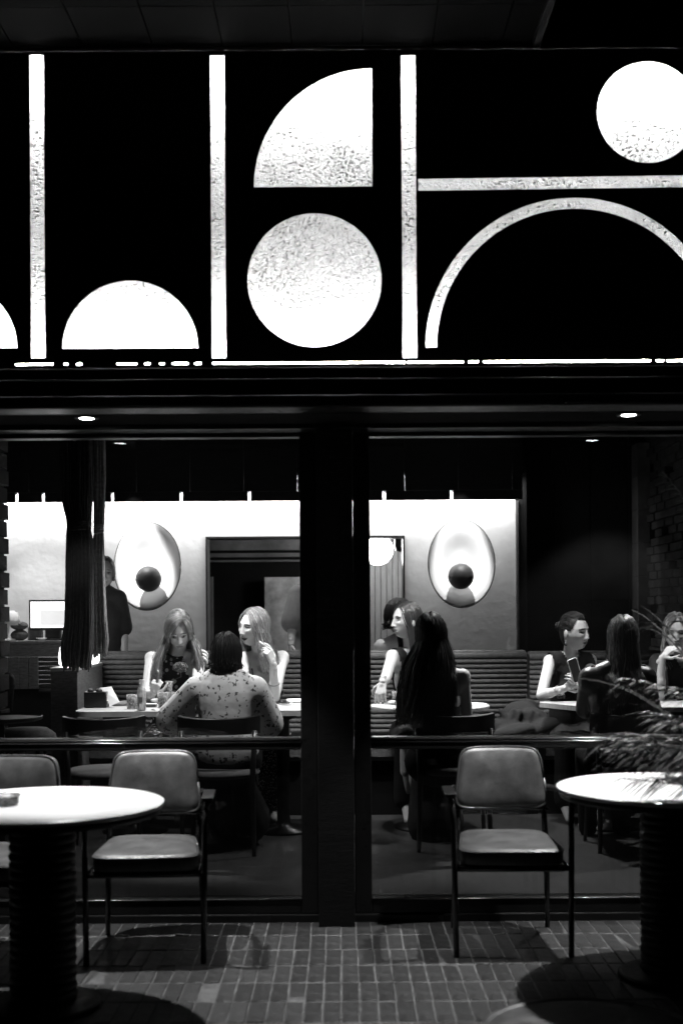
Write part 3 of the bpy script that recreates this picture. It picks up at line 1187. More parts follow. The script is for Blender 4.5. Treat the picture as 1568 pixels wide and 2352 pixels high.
# ------------------------------------------------------------------ twin ceiling spotlights over the dining tables
def twin_spot(px, py, d, label, targets, power, size=46):
    p = J(px, py, d)
    t = thing('ceiling_spotlight', (p.x, p.y, p.z), label, 'spotlight', 'twin ceiling spotlights')
    MB().box(p.x - 0.09, p.x + 0.09, p.y - 0.02, p.y + 0.02, 2.90, 2.949, 0.004).build('track', 'black_metal', t)
    for k, tg in enumerate(targets):
        q = p + Vector((-0.045 + 0.09 * k, 0, 0))
        ax = (Vector(tg) - q).normalized()
        MB().lathe([(0.030, -0.13), (0.032, 0.0), (0.028, 0.004), (0.026, -0.012)], q, 20, False, ax).build('can', 'stone', t, True)
        MB().lathe([(0.001, -0.010), (0.026, -0.012)], q, 20, False, ax).build('lens', 'spot_lens', t, True)
        MB().tube([q - ax * 0.12, (q.x, q.y, 2.905)], 0.007, 8).build('arm', 'black_metal', t, True)
        s = spot('spotlight_lamp', q + ax * 0.012, power[k], size, 0.55, 0.025, tg)
        s.parent = t
        s.location = Vector(s.location) - p


twin_spot(423, 1002, 7.9, 'twin ceiling spotlight over the long pale table', [J(430, 1650, 7.85), J(590, 1650, 7.85)], [165, 120], 72)
twin_spot(1168, 997, 7.9, 'twin ceiling spotlight over the round dining table', [J(950, 1650, 7.85), J(1310, 1700, 7.75)], [120, 190], 82)
twin_spot(795, 985, 7.75, 'twin ceiling spotlight behind the pillar', [J(935, 1540, 8.25), J(625, 1560, 8.25)], [190, 130], 62)
twin_spot(1640, 985, 7.9, 'twin ceiling spotlight over the table by the brick wall', [J(1445, 1540, 7.3), J(1570, 1700, 7.9)], [110, 80], 56)


def accent(px, d, tgt, power, size, label):
    p = J(px, 1000, d)
    t = thing('accent_downlight', (p.x, d, 2.949), label, 'downlight', 'accent downlights')
    MB().lathe([(0.05, -0.004), (0.052, 0.0), (0.036, 0.0), (0.034, -0.004), (0.05, -0.004)], (p.x, d, 2.949), 24, False).build('trim_ring', 'black_metal', t, True)
    MB().lathe([(0.002, -0.003), (0.033, -0.002)], (p.x, d, 2.949), 24, False).build('lens', 'spot_lens', t, True)
    s = spot('accent_lamp', (p.x, d, 2.93), power, size, 0.5, 0.02, tgt)
    s.parent = t
    s.location = (0, 0, -0.019)


accent(256, 9.42, J(338, 1345, 9.9), 300, 23, 'recessed ceiling light aimed at the sconce above the spotted dress')
accent(1062, 9.42, J(1058, 1345, 9.9), 200, 25, 'recessed ceiling light aimed at the sconce by the panelled wall')
accent(60, 9.2, J(80, 1480, 9.75), 130, 44, 'recessed ceiling light over the service counter')
accent(915, 9.15, J(915, 1650, 9.25), 170, 50, 'recessed ceiling light over the curly-haired person')
accent(660, 9.1, J(675, 1650, 9.2), 40, 46, 'unseen ceiling light added to brighten the waiter beside the pillar')  # lamp added out of view so the sleeve is lit
twin_spot(560, 780, 6.35, 'unseen twin spotlight added inside the glass to brighten the floral shirt', [J(520, 1640, 7.1), J(480, 1650, 7.1)], [70, 40], 50)  # fill lamp added out of view for the back of the shirt

# ------------------------------------------------------------------ banquette with horizontal channels
BQ = 8.74


def banquette(pxa, pxb, label):
    a, b = J(pxa, 1497, BQ), J(pxb, 1497, BQ)
    xl, xr = a.x, b.x
    ztop = a.z
    t = thing('banquette', ((xl + xr) / 2, BQ, FZ), label, 'banquette', 'channelled banquette sections')
    MB().box(xl, xr, BQ + 0.035, BQ + 0.16, FZ + 0.1, ztop, 0.018).build('back_board', 'banquette', t)
    h = 0.0345
    z = ztop - 0.016
    k = 0
    rm = None
    while z > FZ + 0.50:
        hh = 0.045 if k == 0 else h
        n = 10
        vs_ = []
        for x in (xl + 0.004, xr - 0.004):
            for i in range(n + 1):
                q = math.pi * i / n
                vs_.append((x, BQ + 0.036 - 0.030 * math.sin(q) ** 0.6, z - hh * (0.5 - 0.49 * math.cos(q))))
        fs = [(i, i + 1, n + 2 + i, n + 1 + i) for i in range(n)]
        fs += [tuple(range(n, -1, -1)), tuple(range(n + 1, 2 * n + 2))]
        MB().add(vs_, fs).build('channel', 'banquette', t, True)
        z -= hh
        k += 1
    sd = BQ - 0.50
    MB().box(xl, xr, sd, BQ + 0.03, FZ + 0.36, FZ + 0.47, 0.03).build('seat', 'seat_fabric', t)
    MB().box(xl + 0.005, xr - 0.005, sd + 0.04, BQ + 0.1, FZ, FZ + 0.358).build('plinth', 'dark_board', t)
    return t


banquette(212, 700, 'channelled banquette section behind the two women at the long pale table')
banquette(702, 1211, 'channelled banquette section behind the woman in profile')
banquette(1216, 1720, 'channelled banquette section behind the woman holding a phone')

# low partition at the end of the banquette, with a glowing lamp on it
a, b = J(116, 1534, 7.9), J(178, 1534, 7.9)
pt_ = thing('partition', (a.x, 7.9, FZ), 'low dark partition at the banquette end with a glowing lamp on top', 'partition')
MB().box(a.x, b.x, 7.9, 8.72, FZ, a.z - 0.022, 0.004).build('core', 'wood_mid', pt_)
MB().box(a.x - 0.004, b.x + 0.004, 7.896, 8.724, a.z - 0.0215, a.z, 0.004).build('top_board', 'light_wood', pt_)
ztop_p = a.z


def glow_lamp(px, d, label, s=1.0):
    p = J(px, 1500, d)
    t = thing('candle_lamp', (p.x, p.y, ztop_p), label, 'lamp', 'glowing glass lamps')
    MB().lathe([(0.028 * s, 0.0), (0.040 * s, 0.012), (0.044 * s, 0.05 * s), (0.036 * s, 0.10 * s), (0.022 * s, 0.14 * s), (0.018 * s, 0.16 * s)], (p.x, p.y, ztop_p), 24).build('glass_body', 'glow_glass', t, True)
    MB().lathe([(0.019 * s, 0.16 * s), (0.021 * s, 0.175 * s), (0.012 * s, 0.18 * s)], (p.x, p.y, ztop_p), 20).build('collar', 'metal', t, True)
    l = bpy.data.lights.new('candle_light', 'POINT')
    l.energy = 3.0
    l.shadow_soft_size = 0.03
    o = bpy.data.objects.new('candle_light', l)
    col.objects.link(o)
    o.parent = t
    o.location = (0, 0, 0.24 * s)


glow_lamp(152, 8.15, 'glowing glass lamp at the foot of the hanging yarn, front of the partition', 1.15)
glow_lamp(214, 8.55, 'glowing glass lamp at the foot of the hanging yarn, towards the banquette')


# ------------------------------------------------------------------ hanging yarn bundles
def yarn(pts_px, widths, d, depth, n, m, label, tie_y, seed):
    r2 = random.Random(seed)
    p = J(pts_px[0][0], pts_px[0][1], d)
    t = thing('hanging_yarn', (p.x, d, 2.9), label, 'yarn curtain', 'hanging yarn bundles')
    mb = MB()
    top = J(pts_px[0][0], 760, d)
    for i in range(n):
        a = r2.uniform(-1, 1)
        b = r2.uniform(-1, 1)
        ph = r2.uniform(0, 6)
        pp = []
        cut = r2.gauss(0, 7)
        for k, ((x, y), w) in enumerate(zip(pts_px, widths)):
            yy = y + (cut if k == len(pts_px) - 1 else 0)
            wob = 0.03 * math.sin(ph + k * 1.7)
            q = J(x + (a + wob) * w, yy, d)
            q.y = d + b * depth * (w / max(widths))
            pp.append(q)
        pp.insert(0, Vector((pp[0].x, pp[0].y, 2.94)))
        # a few in-between points for a soft curve
        sm = []
        for k in range(len(pp) - 1):
            for s in (0.0, 0.5):
                sm.append(pp[k].lerp(pp[k + 1], s) + Vector((r2.gauss(0, 0.0012), 0, 0)))
        sm.append(pp[-1])
        mb.tube(sm, r2.uniform(0.0028, 0.0048), 4)
    mb.build('strands', m, t, True)
    t.children[-1]['kind'] = 'stuff'
    for (x, y, w) in tie_y:
        q = J(x, y, d)
        for dz in (-0.018, -0.006, 0.006, 0.018):
            ring = [(q.x + w * d / FPX * 1.04 * math.cos(2 * math.pi * i / 20), d + (depth * 0.75 + 0.012) * math.sin(2 * math.pi * i / 20), q.z + dz + 0.006 * math.cos(2 * math.pi * i / 20 + dz * 60)) for i in range(21)]
            MB().tube(ring, 0.008, 6).build('tie_cord', m, t, True)
    return t


yarn([(176, 1000), (178, 1090), (178, 1150), (181, 1190), (182, 1212), (183, 1250), (183, 1330), (182, 1430), (178, 1490), (176, 1528)],
     [34, 34, 32, 27, 24, 28, 29, 31, 34, 30], 7.72, 0.055, 300, 'yarn', 'thick dark yarn bundle tied once and hanging to the partition', [(182, 1208, 25)], 4)
yarn([(228, 1000), (229, 1100), (228, 1160), (227, 1200), (227, 1217), (226, 1240), (226, 1330), (228, 1420), (230, 1470), (230, 1500)],
     [11, 12, 11, 10, 8, 11, 13, 15, 17, 15], 7.86, 0.035, 130, 'yarn_pale', 'slimmer paler yarn bundle knotted beside the waiter', [(227, 1215, 9)], 5)

# ------------------------------------------------------------------ dining tables
TZ = FZ + 0.762
a, b = J(166, 1630, 7.42), J(760, 1630, 7.42)
mt = thing('dining_table', ((a.x + b.x) / 2, 7.7, FZ), 'long pale dining table with rounded corners, set with glasses', 'table')
MB().prism(rounded_rect(a.x, b.x, 7.42, 8.02, 0.10, 8), TZ - 0.032, TZ).build('table_top', 'light_wood', mt)
autosmooth(mt.children[-1], 40)
for xx in (a.x + 0.32, b.x - 0.3):
    MB().lathe([(0.20, 0.0), (0.20, 0.012), (0.05, 0.03), (0.04, 0.06), (0.04, 0.68), (0.12, 0.717)], (xx, 7.72, FZ), 28).build('pedestal', 'black_metal', mt, True)


def small_round(px, py, d, r, label):
    p = J(px, py, d)
    t = thing('dining_table', (p.x, d, FZ), label, 'table')
    MB().lathe([(0.005, -0.022), (r - 0.02, -0.022), (r, -0.016), (r, -0.003), (r - 0.003, 0.0), (0.005, 0.0)], (p.x, d, TZ), 64).build('table_top', 'light_wood', t)
    autosmooth(t.children[-1], 30)
    MB().lathe([(0.22, 0.0), (0.22, 0.012), (0.05, 0.03), (0.035, 0.06), (0.035, 0.70), (0.12, 0.727)], (p.x, d, FZ), 28).build('pedestal', 'black_metal', t, True)
    return t, p


rt, rp = small_round(985, 1619, 7.80, 0.375, 'small round dining table with a white menu sheet on it')
a = J(1240, 1604, 8.0)
kt = thing('dining_table', (1.9, 7.75, FZ), 'dining table with a clipped corner, before the woman holding a phone', 'table')
xr2 = 2.6
MB().prism([(a.x, 8.02), (a.x - 0.01, 7.95), (a.x + 0.22, 7.55), (a.x + 0.30, 7.50), (xr2, 7.50), (xr2, 8.04), (a.x + 0.05, 8.04)][::1], TZ - 0.030, TZ).build('table_top', 'light_wood', kt)
for xx in (a.x + 0.4, xr2 - 0.3):
    MB().lathe([(0.20, 0.0), (0.20, 0.012), (0.05, 0.03), (0.04, 0.06), (0.04, 0.68), (0.12, 0.719)], (xx, 7.78, FZ), 28).build('pedestal', 'black_metal', kt, True)
# dark low round table at the far left
p = J(0, 1648, 6.75)
lt = thing('side_table', (p.x, 6.75, FZ), 'dark round tray table near the block column', 'table')
MB().lathe([(0.005, -0.02), (0.20, -0.02), (0.222, -0.012), (0.224, 0.004), (0.218, 0.006), (0.214, -0.004), (0.005, -0.004)], (p.x, 6.75, p.z), 64).build('tray_top', 'wood_mid', lt)
autosmooth(lt.children[-1], 30)
MB().lathe([(0.16, 0.0), (0.16, 0.012), (0.03, 0.03), (0.025, 0.06), (0.025, p.z - FZ - 0.022)], (p.x, 6.75, FZ), 24).build('pedestal', 'black_metal', lt, True)
p = J(60, 1683, 7.1)
st_ = thing('stool', (p.x, 7.1, FZ), 'low round upholstered stool behind the dark tray table', 'stool')
MB().lathe([(0.05, -0.09), (0.155, -0.085), (0.172, -0.05), (0.165, -0.01), (0.12, 0.024), (0.02, 0.032)], (p.x, 7.1, p.z), 40).build('cushion', 'banquette', st_, True)
for k in range(4):
    an = R(45 + 90 * k)
    MB().tube([(p.x + 0.12 * math.cos(an), 7.1 + 0.12 * math.sin(an), p.z - 0.085), (p.x + 0.15 * math.cos(an), 7.1 + 0.15 * math.sin(an), FZ)], 0.012, 8).build('leg', 'chair_wood', st_, True)


# ------------------------------------------------------------------ dining chairs with a bent back rail
def dining_chair(label, loc, rz):
    t = thing('dining_chair', (0, 0, 0), label, 'chair', 'dining chairs with bent back rails')
    # chair faces +Y (towards the tables)
    n = 24
    vs_ = []
    for i in range(n + 1):
        a = R(-152 + 124 * i / n)
        for (r, z) in ((0.262, 0.672), (0.262, 0.758), (0.244, 0.762), (0.240, 0.672)):
            vs_.append((r * math.cos(a), r * 0.92 * math.sin(a) + 0.02, z + (0.012 * (abs(i - n / 2) / (n / 2)) ** 2 if z > 0.7 else 0)))
    fs = []
    for i in range(n):
        for k in range(4):
            j = (k + 1) % 4
            fs.append((i * 4 + k, (i + 1) * 4 + k, (i + 1) * 4 + j, i * 4 + j))
    fs += [(0, 1, 2, 3), (n * 4 + 3, n * 4 + 2, n * 4 + 1, n * 4)]
    MB().add(vs_, fs).build('back_rail', 'chair_wood', t)
    autosmooth(t.children[-1], 40)
    MB().lathe([(0.02, 0.425), (0.205, 0.425), (0.222, 0.438), (0.222, 0.452), (0.20, 0.468), (0.02, 0.475)], (0, 0, 0), 36).build('seat', 'seat_fabric', t, True)
    for s in (-1, 1):
        MB().tube([(s * 0.20, -0.185, 0.0), (s * 0.19, -0.16, 0.42), (s * 0.205, -0.145, 0.69)], [0.012, 0.017, 0.014], 8).build('back_leg', 'chair_wood', t, True)
        MB().tube([(s * 0.185, 0.19, 0.0), (s * 0.165, 0.155, 0.43)], [0.011, 0.017], 8).build('front_leg', 'chair_wood', t, True)
    t.location = loc
    t.rotation_euler = (0, 0, rz)
    return t


def chair_at(px, d):
    return (J(px, 1650, d).x, d, FZ)


dc = dining_chair('dark bent-back chair under the person in the floral shirt', chair_at(506, 7.08), 0)
for lab, px, d, rz in (('empty dark bent-back chair at the corner of the long pale table', 242, 7.10, 6),
                       ('dark bent-back chair under the woman with very long black hair', 1040, 7.16, -3),
                       ('dark bent-back chair under the woman in the leather jacket', 1435, 7.12, 4)):
    c = copy_tree(dc)
    c['label'] = lab
    c.location = chair_at(px, d)
    c.rotation_euler = (0, 0, R(rz))

# ------------------------------------------------------------------ counter with monitor at the left
a, b = J(-260, 1474, 9.3), J(205, 1474, 9.3)
ct = thing('counter', (a.x, 9.3, FZ), 'wood-fronted service counter with a monitor on it', 'counter')
MB().box(a.x, b.x, 9.28, 9.80, a.z - 0.025, a.z, 0.004).build('counter_top', 'wood_mid', ct)
MB().box(a.x, b.x, 9.30, 9.78, a.z - 0.12, a.z - 0.026).build('apron', 'wood_mid', ct)
xm = J(88, 1500, 9.3).x
k = 0
x = a.x
while x < xm - 0.02:
    vs_ = [(x, 9.305, a.z - 0.36), (x + 0.07, 9.305, a.z - 0.36), (x + 0.07, 9.305, a.z - 0.122), (x, 9.305, a.z - 0.122)]
    MB().box(x + 0.001, x + 0.068, 9.303 + 0.004 * (k % 2), 9.34, a.z - 0.36, a.z - 0.122, 0.003).build('plank', 'wood_mid', ct)
    x += 0.07
    k += 1
z = a.z - 0.124
while z > a.z - 0.36:
    MB().tube([(xm, 9.32, z - 0.016), (b.x, 9.32, z - 0.016)], 0.0155, 10).build('channel', 'banquette', ct, True)
    z -= 0.033
MB().box(a.x, b.x, 9.42, 9.74, FZ, a.z - 0.365).build('base', 'dark_board', ct)
MB().box(a.x, b.x, 9.30, 9.42, FZ + 0.30, FZ + 0.33).build('foot_shelf', 'wood_mid', ct)
zct = a.z
# monitor, its picture seen from the guest side
q0, q1 = J(66, 1378, 9.42), J(190, 1444, 9.42)
mn = thing('monitor', ((q0.x + q1.x) / 2, 9.42, zct), 'bright till monitor standing on the counter', 'monitor')
MB().box(q0.x, q1.x, 9.42, 9.45, q1.z - 0.012, q0.z, 0.005).build('casing', 'black_plastic', mn)
MB().box(q0.x + 0.014, q1.x - 0.01, 9.4155, 9.419, q1.z + 0.008, q0.z - 0.014).build('screen', 'screen', mn)
p0, p1 = J(92, 1402, 9.412), J(172, 1440, 9.412)
MB().box(p0.x, p1.x, 9.413, 9.415, p1.z + 0.012, p0.z).build('window_on_screen', 'screen_grey', mn)
p = J(125, 1460, 9.45)
MB().box(p.x - 0.07, p.x + 0.05, 9.44, 9.49, zct + 0.01, q1.z + 0.05, 0.008).build('stand', 'black_plastic', mn)
MB().box(p.x - 0.10, p.x + 0.09, 9.38, 9.56, zct, zct + 0.012, 0.004).build('foot', 'black_plastic', mn)
for (px0, px1, py0, py1, lab, m) in ((26, 63, 1428, 1447, 'dark loaf on top of the pair beside the monitor', 'bread'), (26, 63, 1447, 1471, 'dark loaf under another beside the monitor', 'bread'),
                                     (66, 97, 1441, 1471, 'small grey box below the monitor', 'napkin')):
    u0, u1 = J(px0, py1, 9.5), J(px1, py0, 9.5)
    if m == 'bread':
        t = thing('loaf', (u0.x, 9.5, u0.z), lab, 'bread')
        MB().ellipsoid(((u0.x + u1.x) / 2, 9.5, (u0.z + u1.z) / 2), (u1.x - u0.x) * 0.53, 0.07, (u1.z - u0.z) * 0.55, n=24, m=14).build('crust', m, t, True)
        MB().tube([(u0.x + 0.02, 9.435, (u0.z + u1.z) / 2 + 0.01), (u1.x - 0.02, 9.432, (u0.z + u1.z) / 2 + 0.016)], 0.006, 6).build('score', 'terracotta', t, True)
    else:
        t = thing('box', (u0.x, 9.5, u0.z), lab, 'box')
        MB().box(u0.x, u1.x, 9.47, 9.53, zct, u1.z - 0.008, 0.003).build('carton', m, t)
        MB().box(u0.x - 0.002, u1.x + 0.002, 9.468, 9.532, u1.z - 0.0078, u1.z, 0.002).build('lid', m, t)
p = J(98, 1470, 9.4)
t = thing('saucer', (p.x, 9.36, zct), 'small white dish on the counter below the monitor', 'dish')
MB().lathe([(0.02, 0), (0.03, 0.004), (0.042, 0.018), (0.040, 0.02), (0.028, 0.008), (0.0, 0.007)], (p.x, 9.36, zct), 24, False).build('bowl', 'ceramic', t, True)
p = J(26, 1418, 9.45)
t = thing('desk_lamp', (p.x, 9.45, zct), 'small pale lamp head at the end of the counter', 'lamp')
MB().lathe([(0.02, 0.05), (0.05, 0.03), (0.062, -0.02), (0.06, -0.06)], p, 24, True).build('shade', 'paper', t, True)
MB().tube([p, (p.x - 0.04, 9.45, zct + 0.01)], 0.008, 8).build('arm', 'paper', t, True)
MB().lathe([(0.07, 0), (0.07, 0.012), (0.02, 0.02)], (p.x - 0.04, 9.45, zct), 24).build('foot', 'paper', t, True)


# ------------------------------------------------------------------ people
def smst(a, b, x):
    t = np.clip((x - a) / (b - a), 0, 1)
    return t * t * (3 - 2 * t)


def head_shape(nu, nv, smile=0.0, mouth_open=0.0):
    """a head in its own axes: face towards -Y, eyes at z = 0, chin at about z = -0.113"""
    V, F = [], []
    el = -np.pi / 2 + np.pi * (np.arange(nv + 1)) / nv
    az = 2 * np.pi * np.arange(nu) / nu
    A, E = np.meshgrid(az, el)
    dx, dy, dz = np.cos(E) * np.sin(A), -np.cos(E) * np.cos(A), np.sin(E)
    x, y, z = 0.073 * dx, 0.096 * dy, 0.114 * dz
    t = np.clip(-z / 0.114, 0, 1)
    x = x * (1 + 0.10 * np.clip(z / 0.114, 0, 1) * (dy > -2) - 0.10 * t - 0.22 * t ** 2.2)
    # fuller lower face: widen sides near the jaw, drop the front of the chin
    fr = smst(0.0, -0.75, dy)
    z = z - 0.0 * fr
    low = t ** 1.1
    y = np.where(y > 0, y * (1 - 0.42 * low), y)
    y = np.where(y < 0, -0.096 * (np.abs(y) / 0.096) ** 0.80, y)
    y = y + 0.010 * np.clip(z / 0.114, 0, 1)          # back of the skull sits higher
    # front of lower face keeps forward
    y = y - 0.012 * fr * smst(0.2, 0.9, t) 
    g = lambda cx, cz, sx, sz: np.exp(-((np.abs(x) - cx) / sx) ** 2 - ((z - cz) / sz) ** 2)
    d = 0
    d = d + 0.004 * g(0.028, 0.024, 0.026, 0.009)                 # brow
    d = d - 0.0135 * g(0.031, 0.004, 0.015, 0.010)                # sockets
    d = d + 0.0055 * g(0.031, 0.0, 0.011, 0.0065)                  # eyeball and lids
    d = d + 0.0045 * g(0.044, -0.024 + 0.004 * smile, 0.018, 0.014) * (1 + smile)   # cheeks
    zz = np.clip((0.012 - z) / 0.048, 0, 1)
    ridge = np.where((z < 0.016) & (z > -0.060), 1, 0) * np.exp(-(x / (0.0065 + 0.005 * zz)) ** 2)
    prof = 0.005 + 0.019 * zz ** 1.3
    prof = np.where(z < -0.036, prof * np.clip(1 - (-0.036 - z) / 0.011, 0, 1), prof)
    d = d + ridge * prof
    d = d + 0.0075 * g(0.0125, -0.037, 0.006, 0.007)               # nostril wings
    w = 0.021 + 0.006 * smile
    mz = -0.064
    lipw = np.exp(-(np.abs(x) / w) ** 4)
    up = smile * 0.10 * np.abs(x)
    d = d + 0.0062 * lipw * np.exp(-((z - up - mz - 0.0055) / 0.0042) ** 2)
    d = d + 0.0072 * lipw * np.exp(-((z - up - mz + 0.0065) / 0.0048) ** 2)
    d = d - 0.0035 * np.exp(-(np.abs(x) / (w * 1.05)) ** 6) * np.exp(-((z - up - mz) / 0.0022) ** 2)
    if mouth_open:
        d = d - 0.014 * mouth_open * np.exp(-(np.abs(x) / (w * 0.92)) ** 4) * np.exp(-((z - up - mz + 0.004) / 0.0085) ** 2)
    d = d + 0.0075 * g(0.0, -0.098, 0.018, 0.012)                  # chin
    d = d - 0.004 * g(0.0, -0.083, 0.022, 0.006)
    y = y - d * fr
    # tone of features, shade of eye sockets and nostrils painted in
    tone = np.ones_like(x)
    ell = lambda cx, cz, sx, sz, rot=0: ((np.abs(x) - cx) / sx) ** 2 + ((z - cz - rot * (np.abs(x) - cx)) / sz) ** 2
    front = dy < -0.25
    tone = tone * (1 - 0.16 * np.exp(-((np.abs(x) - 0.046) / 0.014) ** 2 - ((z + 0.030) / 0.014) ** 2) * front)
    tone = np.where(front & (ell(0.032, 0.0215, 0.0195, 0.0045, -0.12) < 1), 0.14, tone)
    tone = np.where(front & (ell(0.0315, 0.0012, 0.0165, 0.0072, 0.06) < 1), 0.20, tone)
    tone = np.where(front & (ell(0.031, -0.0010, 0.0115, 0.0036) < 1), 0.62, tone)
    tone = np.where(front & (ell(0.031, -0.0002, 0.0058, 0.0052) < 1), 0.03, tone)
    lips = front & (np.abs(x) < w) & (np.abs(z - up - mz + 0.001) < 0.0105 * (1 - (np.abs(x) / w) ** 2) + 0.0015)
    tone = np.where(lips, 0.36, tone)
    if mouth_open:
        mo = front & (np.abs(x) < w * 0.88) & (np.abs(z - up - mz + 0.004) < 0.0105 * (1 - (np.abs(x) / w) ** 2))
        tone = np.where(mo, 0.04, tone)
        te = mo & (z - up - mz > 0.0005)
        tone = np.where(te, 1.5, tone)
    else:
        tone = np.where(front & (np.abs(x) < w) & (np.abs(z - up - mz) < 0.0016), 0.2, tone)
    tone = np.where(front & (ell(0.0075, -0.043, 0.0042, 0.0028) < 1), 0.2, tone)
    verts = np.stack([x, y, z], -1).reshape(-1, 3)
    faces = []
    for k in range(nv):
        for i in range(nu):
            j = (i + 1) % nu
            faces.append((k * nu + i, k * nu + j, (k + 1) * nu + j, (k + 1) * nu + i))
    return verts, faces, tone.reshape(-1)


HR = np.array([0.073, 0.096, 0.114])


def headM(yaw, pitch, roll=0.0):
    return Matrix.Rotation(R(yaw), 3, 'Z') @ Matrix.Rotation(R(pitch), 3, 'X') @ Matrix.Rotation(R(roll), 3, 'Y')


def hand_prims(mb, wrist, d, back, side, curl, size=1.0, thumb=0.6, spread=1.0):
    """palm and five fingers; d = towards the fingertips, back = out of the back of the hand, side = +1/-1 puts the thumb"""
    d = Vector(d).normalized()
    back = Vector(back)
    back = (back - d * back.dot(d)).normalized()
    w = d.cross(back) * side
    s = size
    wrist = Vector(wrist)
    L = (0.074, 0.082, 0.077, 0.060)
    for k in range(4):
        off = (1.5 - k) * 0.0185 * s
        base = wrist + d * (0.012 * s) + w * (off * 0.55)
        kn = wrist + d * ((0.084, 0.088, 0.084, 0.076)[k] * s) + w * off
        mb.capsule(base, kn, 0.0110 * s, 0.0100 * s, 10)
        if k:
            mb.capsule(wrist + d * 0.03 * s + w * (off + 0.009 * s) * 0.8, kn + w * 0.009 * s - d * 0.006, 0.011 * s, 0.009 * s, 10)
        c = curl[k] if hasattr(curl, '__len__') else curl
        ang = 0.0
        p = kn
        q = d + w * ((1.5 - k) * 0.07 * spread)
        q.normalize()
        for seg, fr in enumerate((0.46, 0.30, 0.24)):
            ang += c * (0.9, 1.1, 0.7)[seg]
            dv = q * math.cos(ang) - back * math.sin(ang)
            p2 = p + dv * (L[k] * fr * s)
            mb.capsule(p, p2, (0.0086, 0.0078, 0.0070)[seg] * s, (0.0078, 0.0070, 0.0058)[seg] * s, 10)
            p = p2
    t0 = wrist + d * (0.022 * s) + w * (0.022 * s) - back * 0.004
    t1 = t0 + (d * 0.55 + w * 0.8 - back * 0.35 * thumb).normalized() * (0.040 * s)
    t2 = t1 + (d * 0.9 + w * 0.30 - back * 0.6 * thumb).normalized() * (0.032 * s)
    t3 = t2 + (d * 0.95 - w * 0.05 - back * 0.7 * thumb).normalized() * (0.026 * s)
    mb.capsule(t0, t1, 0.0135 * s, 0.0110 * s, 10)
    mb.capsule(t1, t2, 0.0105 * s, 0.0092 * s, 10)
    mb.capsule(t2, t3, 0.0092 * s, 0.0070 * s, 10)
    return (t3, p)


def frame_of(P, N, SL, SR):
    up = (N - P).normalized()
    lat = (SR - SL)
    lat = (lat - up * lat.dot(up)).normalized()
    fw = up.cross(lat)
    return Matrix((lat, fw, up)).transposed()


def torso_prims(mb, q, inf=0.0, sleeves=None, bust=0.0, arms=True, male=False, hem=None, arm_inf=0.0):
    P, N, SL, SR = q['P'], q['N'], q['SL'], q['SR']
    M = frame_of(P, N, SL, SR)
    k = 1.06 if male else 0.95
    ctr = (SL + SR) / 2
    chest = P.lerp(N, 0.68)
    waist = P.lerp(N, 0.36)
    sgn = q.get('front', -1)
    f = M.col[1] * sgn       # direction of the chest
    mb.ellipsoid(P, 0.165 * k + inf, 0.115 * k + inf, 0.12 + inf, M)
    mb.ellipsoid(waist, 0.128 * k + inf, 0.092 * k + inf, 0.15 + inf, M)
    mb.ellipsoid(P.lerp(N, 0.18), 0.142 * k + inf, 0.102 * k + inf, 0.13 + inf, M)
    mb.ellipsoid(chest, 0.148 * k + inf, 0.100 * k + inf, 0.165 + inf, M)
    mb.ellipsoid(P.lerp(N, 0.52), 0.135 * k + inf, 0.096 * k + inf, 0.15 + inf, M)
    if bust:
        for s in (-1, 1):
            mb.ellipsoid(P.lerp(N, 0.62) + M.col[0] * (0.068 * s) + f * 0.075, bust + inf, bust * 0.85 + inf, bust + inf, M)
    for S in (SL, SR):
        mb.capsule(N.lerp(S, 0.18) - M.col[2] * 0.03, S, 0.052 * k + inf, 0.050 * k + inf)
        mb.capsule(chest.lerp(S, 0.4), S - M.col[2] * 0.02, 0.075 * k + inf, 0.050 * k + inf)
        mb.capsule(N + M.col[2] * 0.035, N.lerp(S, 0.75) + M.col[2] * 0.010, 0.036 * k + inf, 0.038 * k + inf)
    return M


def limb_prims(mb, a, b, c, r, inf=0.0):
    mb.capsule(a, b, r[0] + inf, r[1] + inf)
    mb.capsule(b, c, r[1] * 1.02 + inf, r[2] + inf)
    mb.capsule(b.lerp(c, 0.12), b.lerp(c, 0.4), r[1] * 0.98 + inf, r[1] * 0.98 + inf)


def mk_mesh_obj(name, v, f, m, parent, tone=None, smooth=True):
    off = np.array(wloc(parent))
    me = bpy.data.meshes.new(name)
    me.from_pydata((np.asarray(v) - off).tolist(), [], f)
    me.materials.append(MATS[m])
    if smooth:
        me.polygons.foreach_set('use_smooth', [True] * len(me.polygons))
    if tone is not None:
        a = me.attributes.new('tone', 'FLOAT', 'POINT')
        a.data.foreach_set('value', np.asarray(tone, dtype=np.float32))
    me.update()
    o = bpy.data.objects.new(name, me)
    col.objects.link(o)
    o.parent = parent
    return o


def cut(v, f, keep):
    """keep the faces whose vertices all pass"""
    k = keep(v)
    f2 = [q for q in f if all(k[i] for i in q)]
    used = sorted({i for q in f2 for i in q})
    mp = {a: b for b, a in enumerate(used)}
    return v[used], [tuple(mp[i] for i in q) for q in f2]


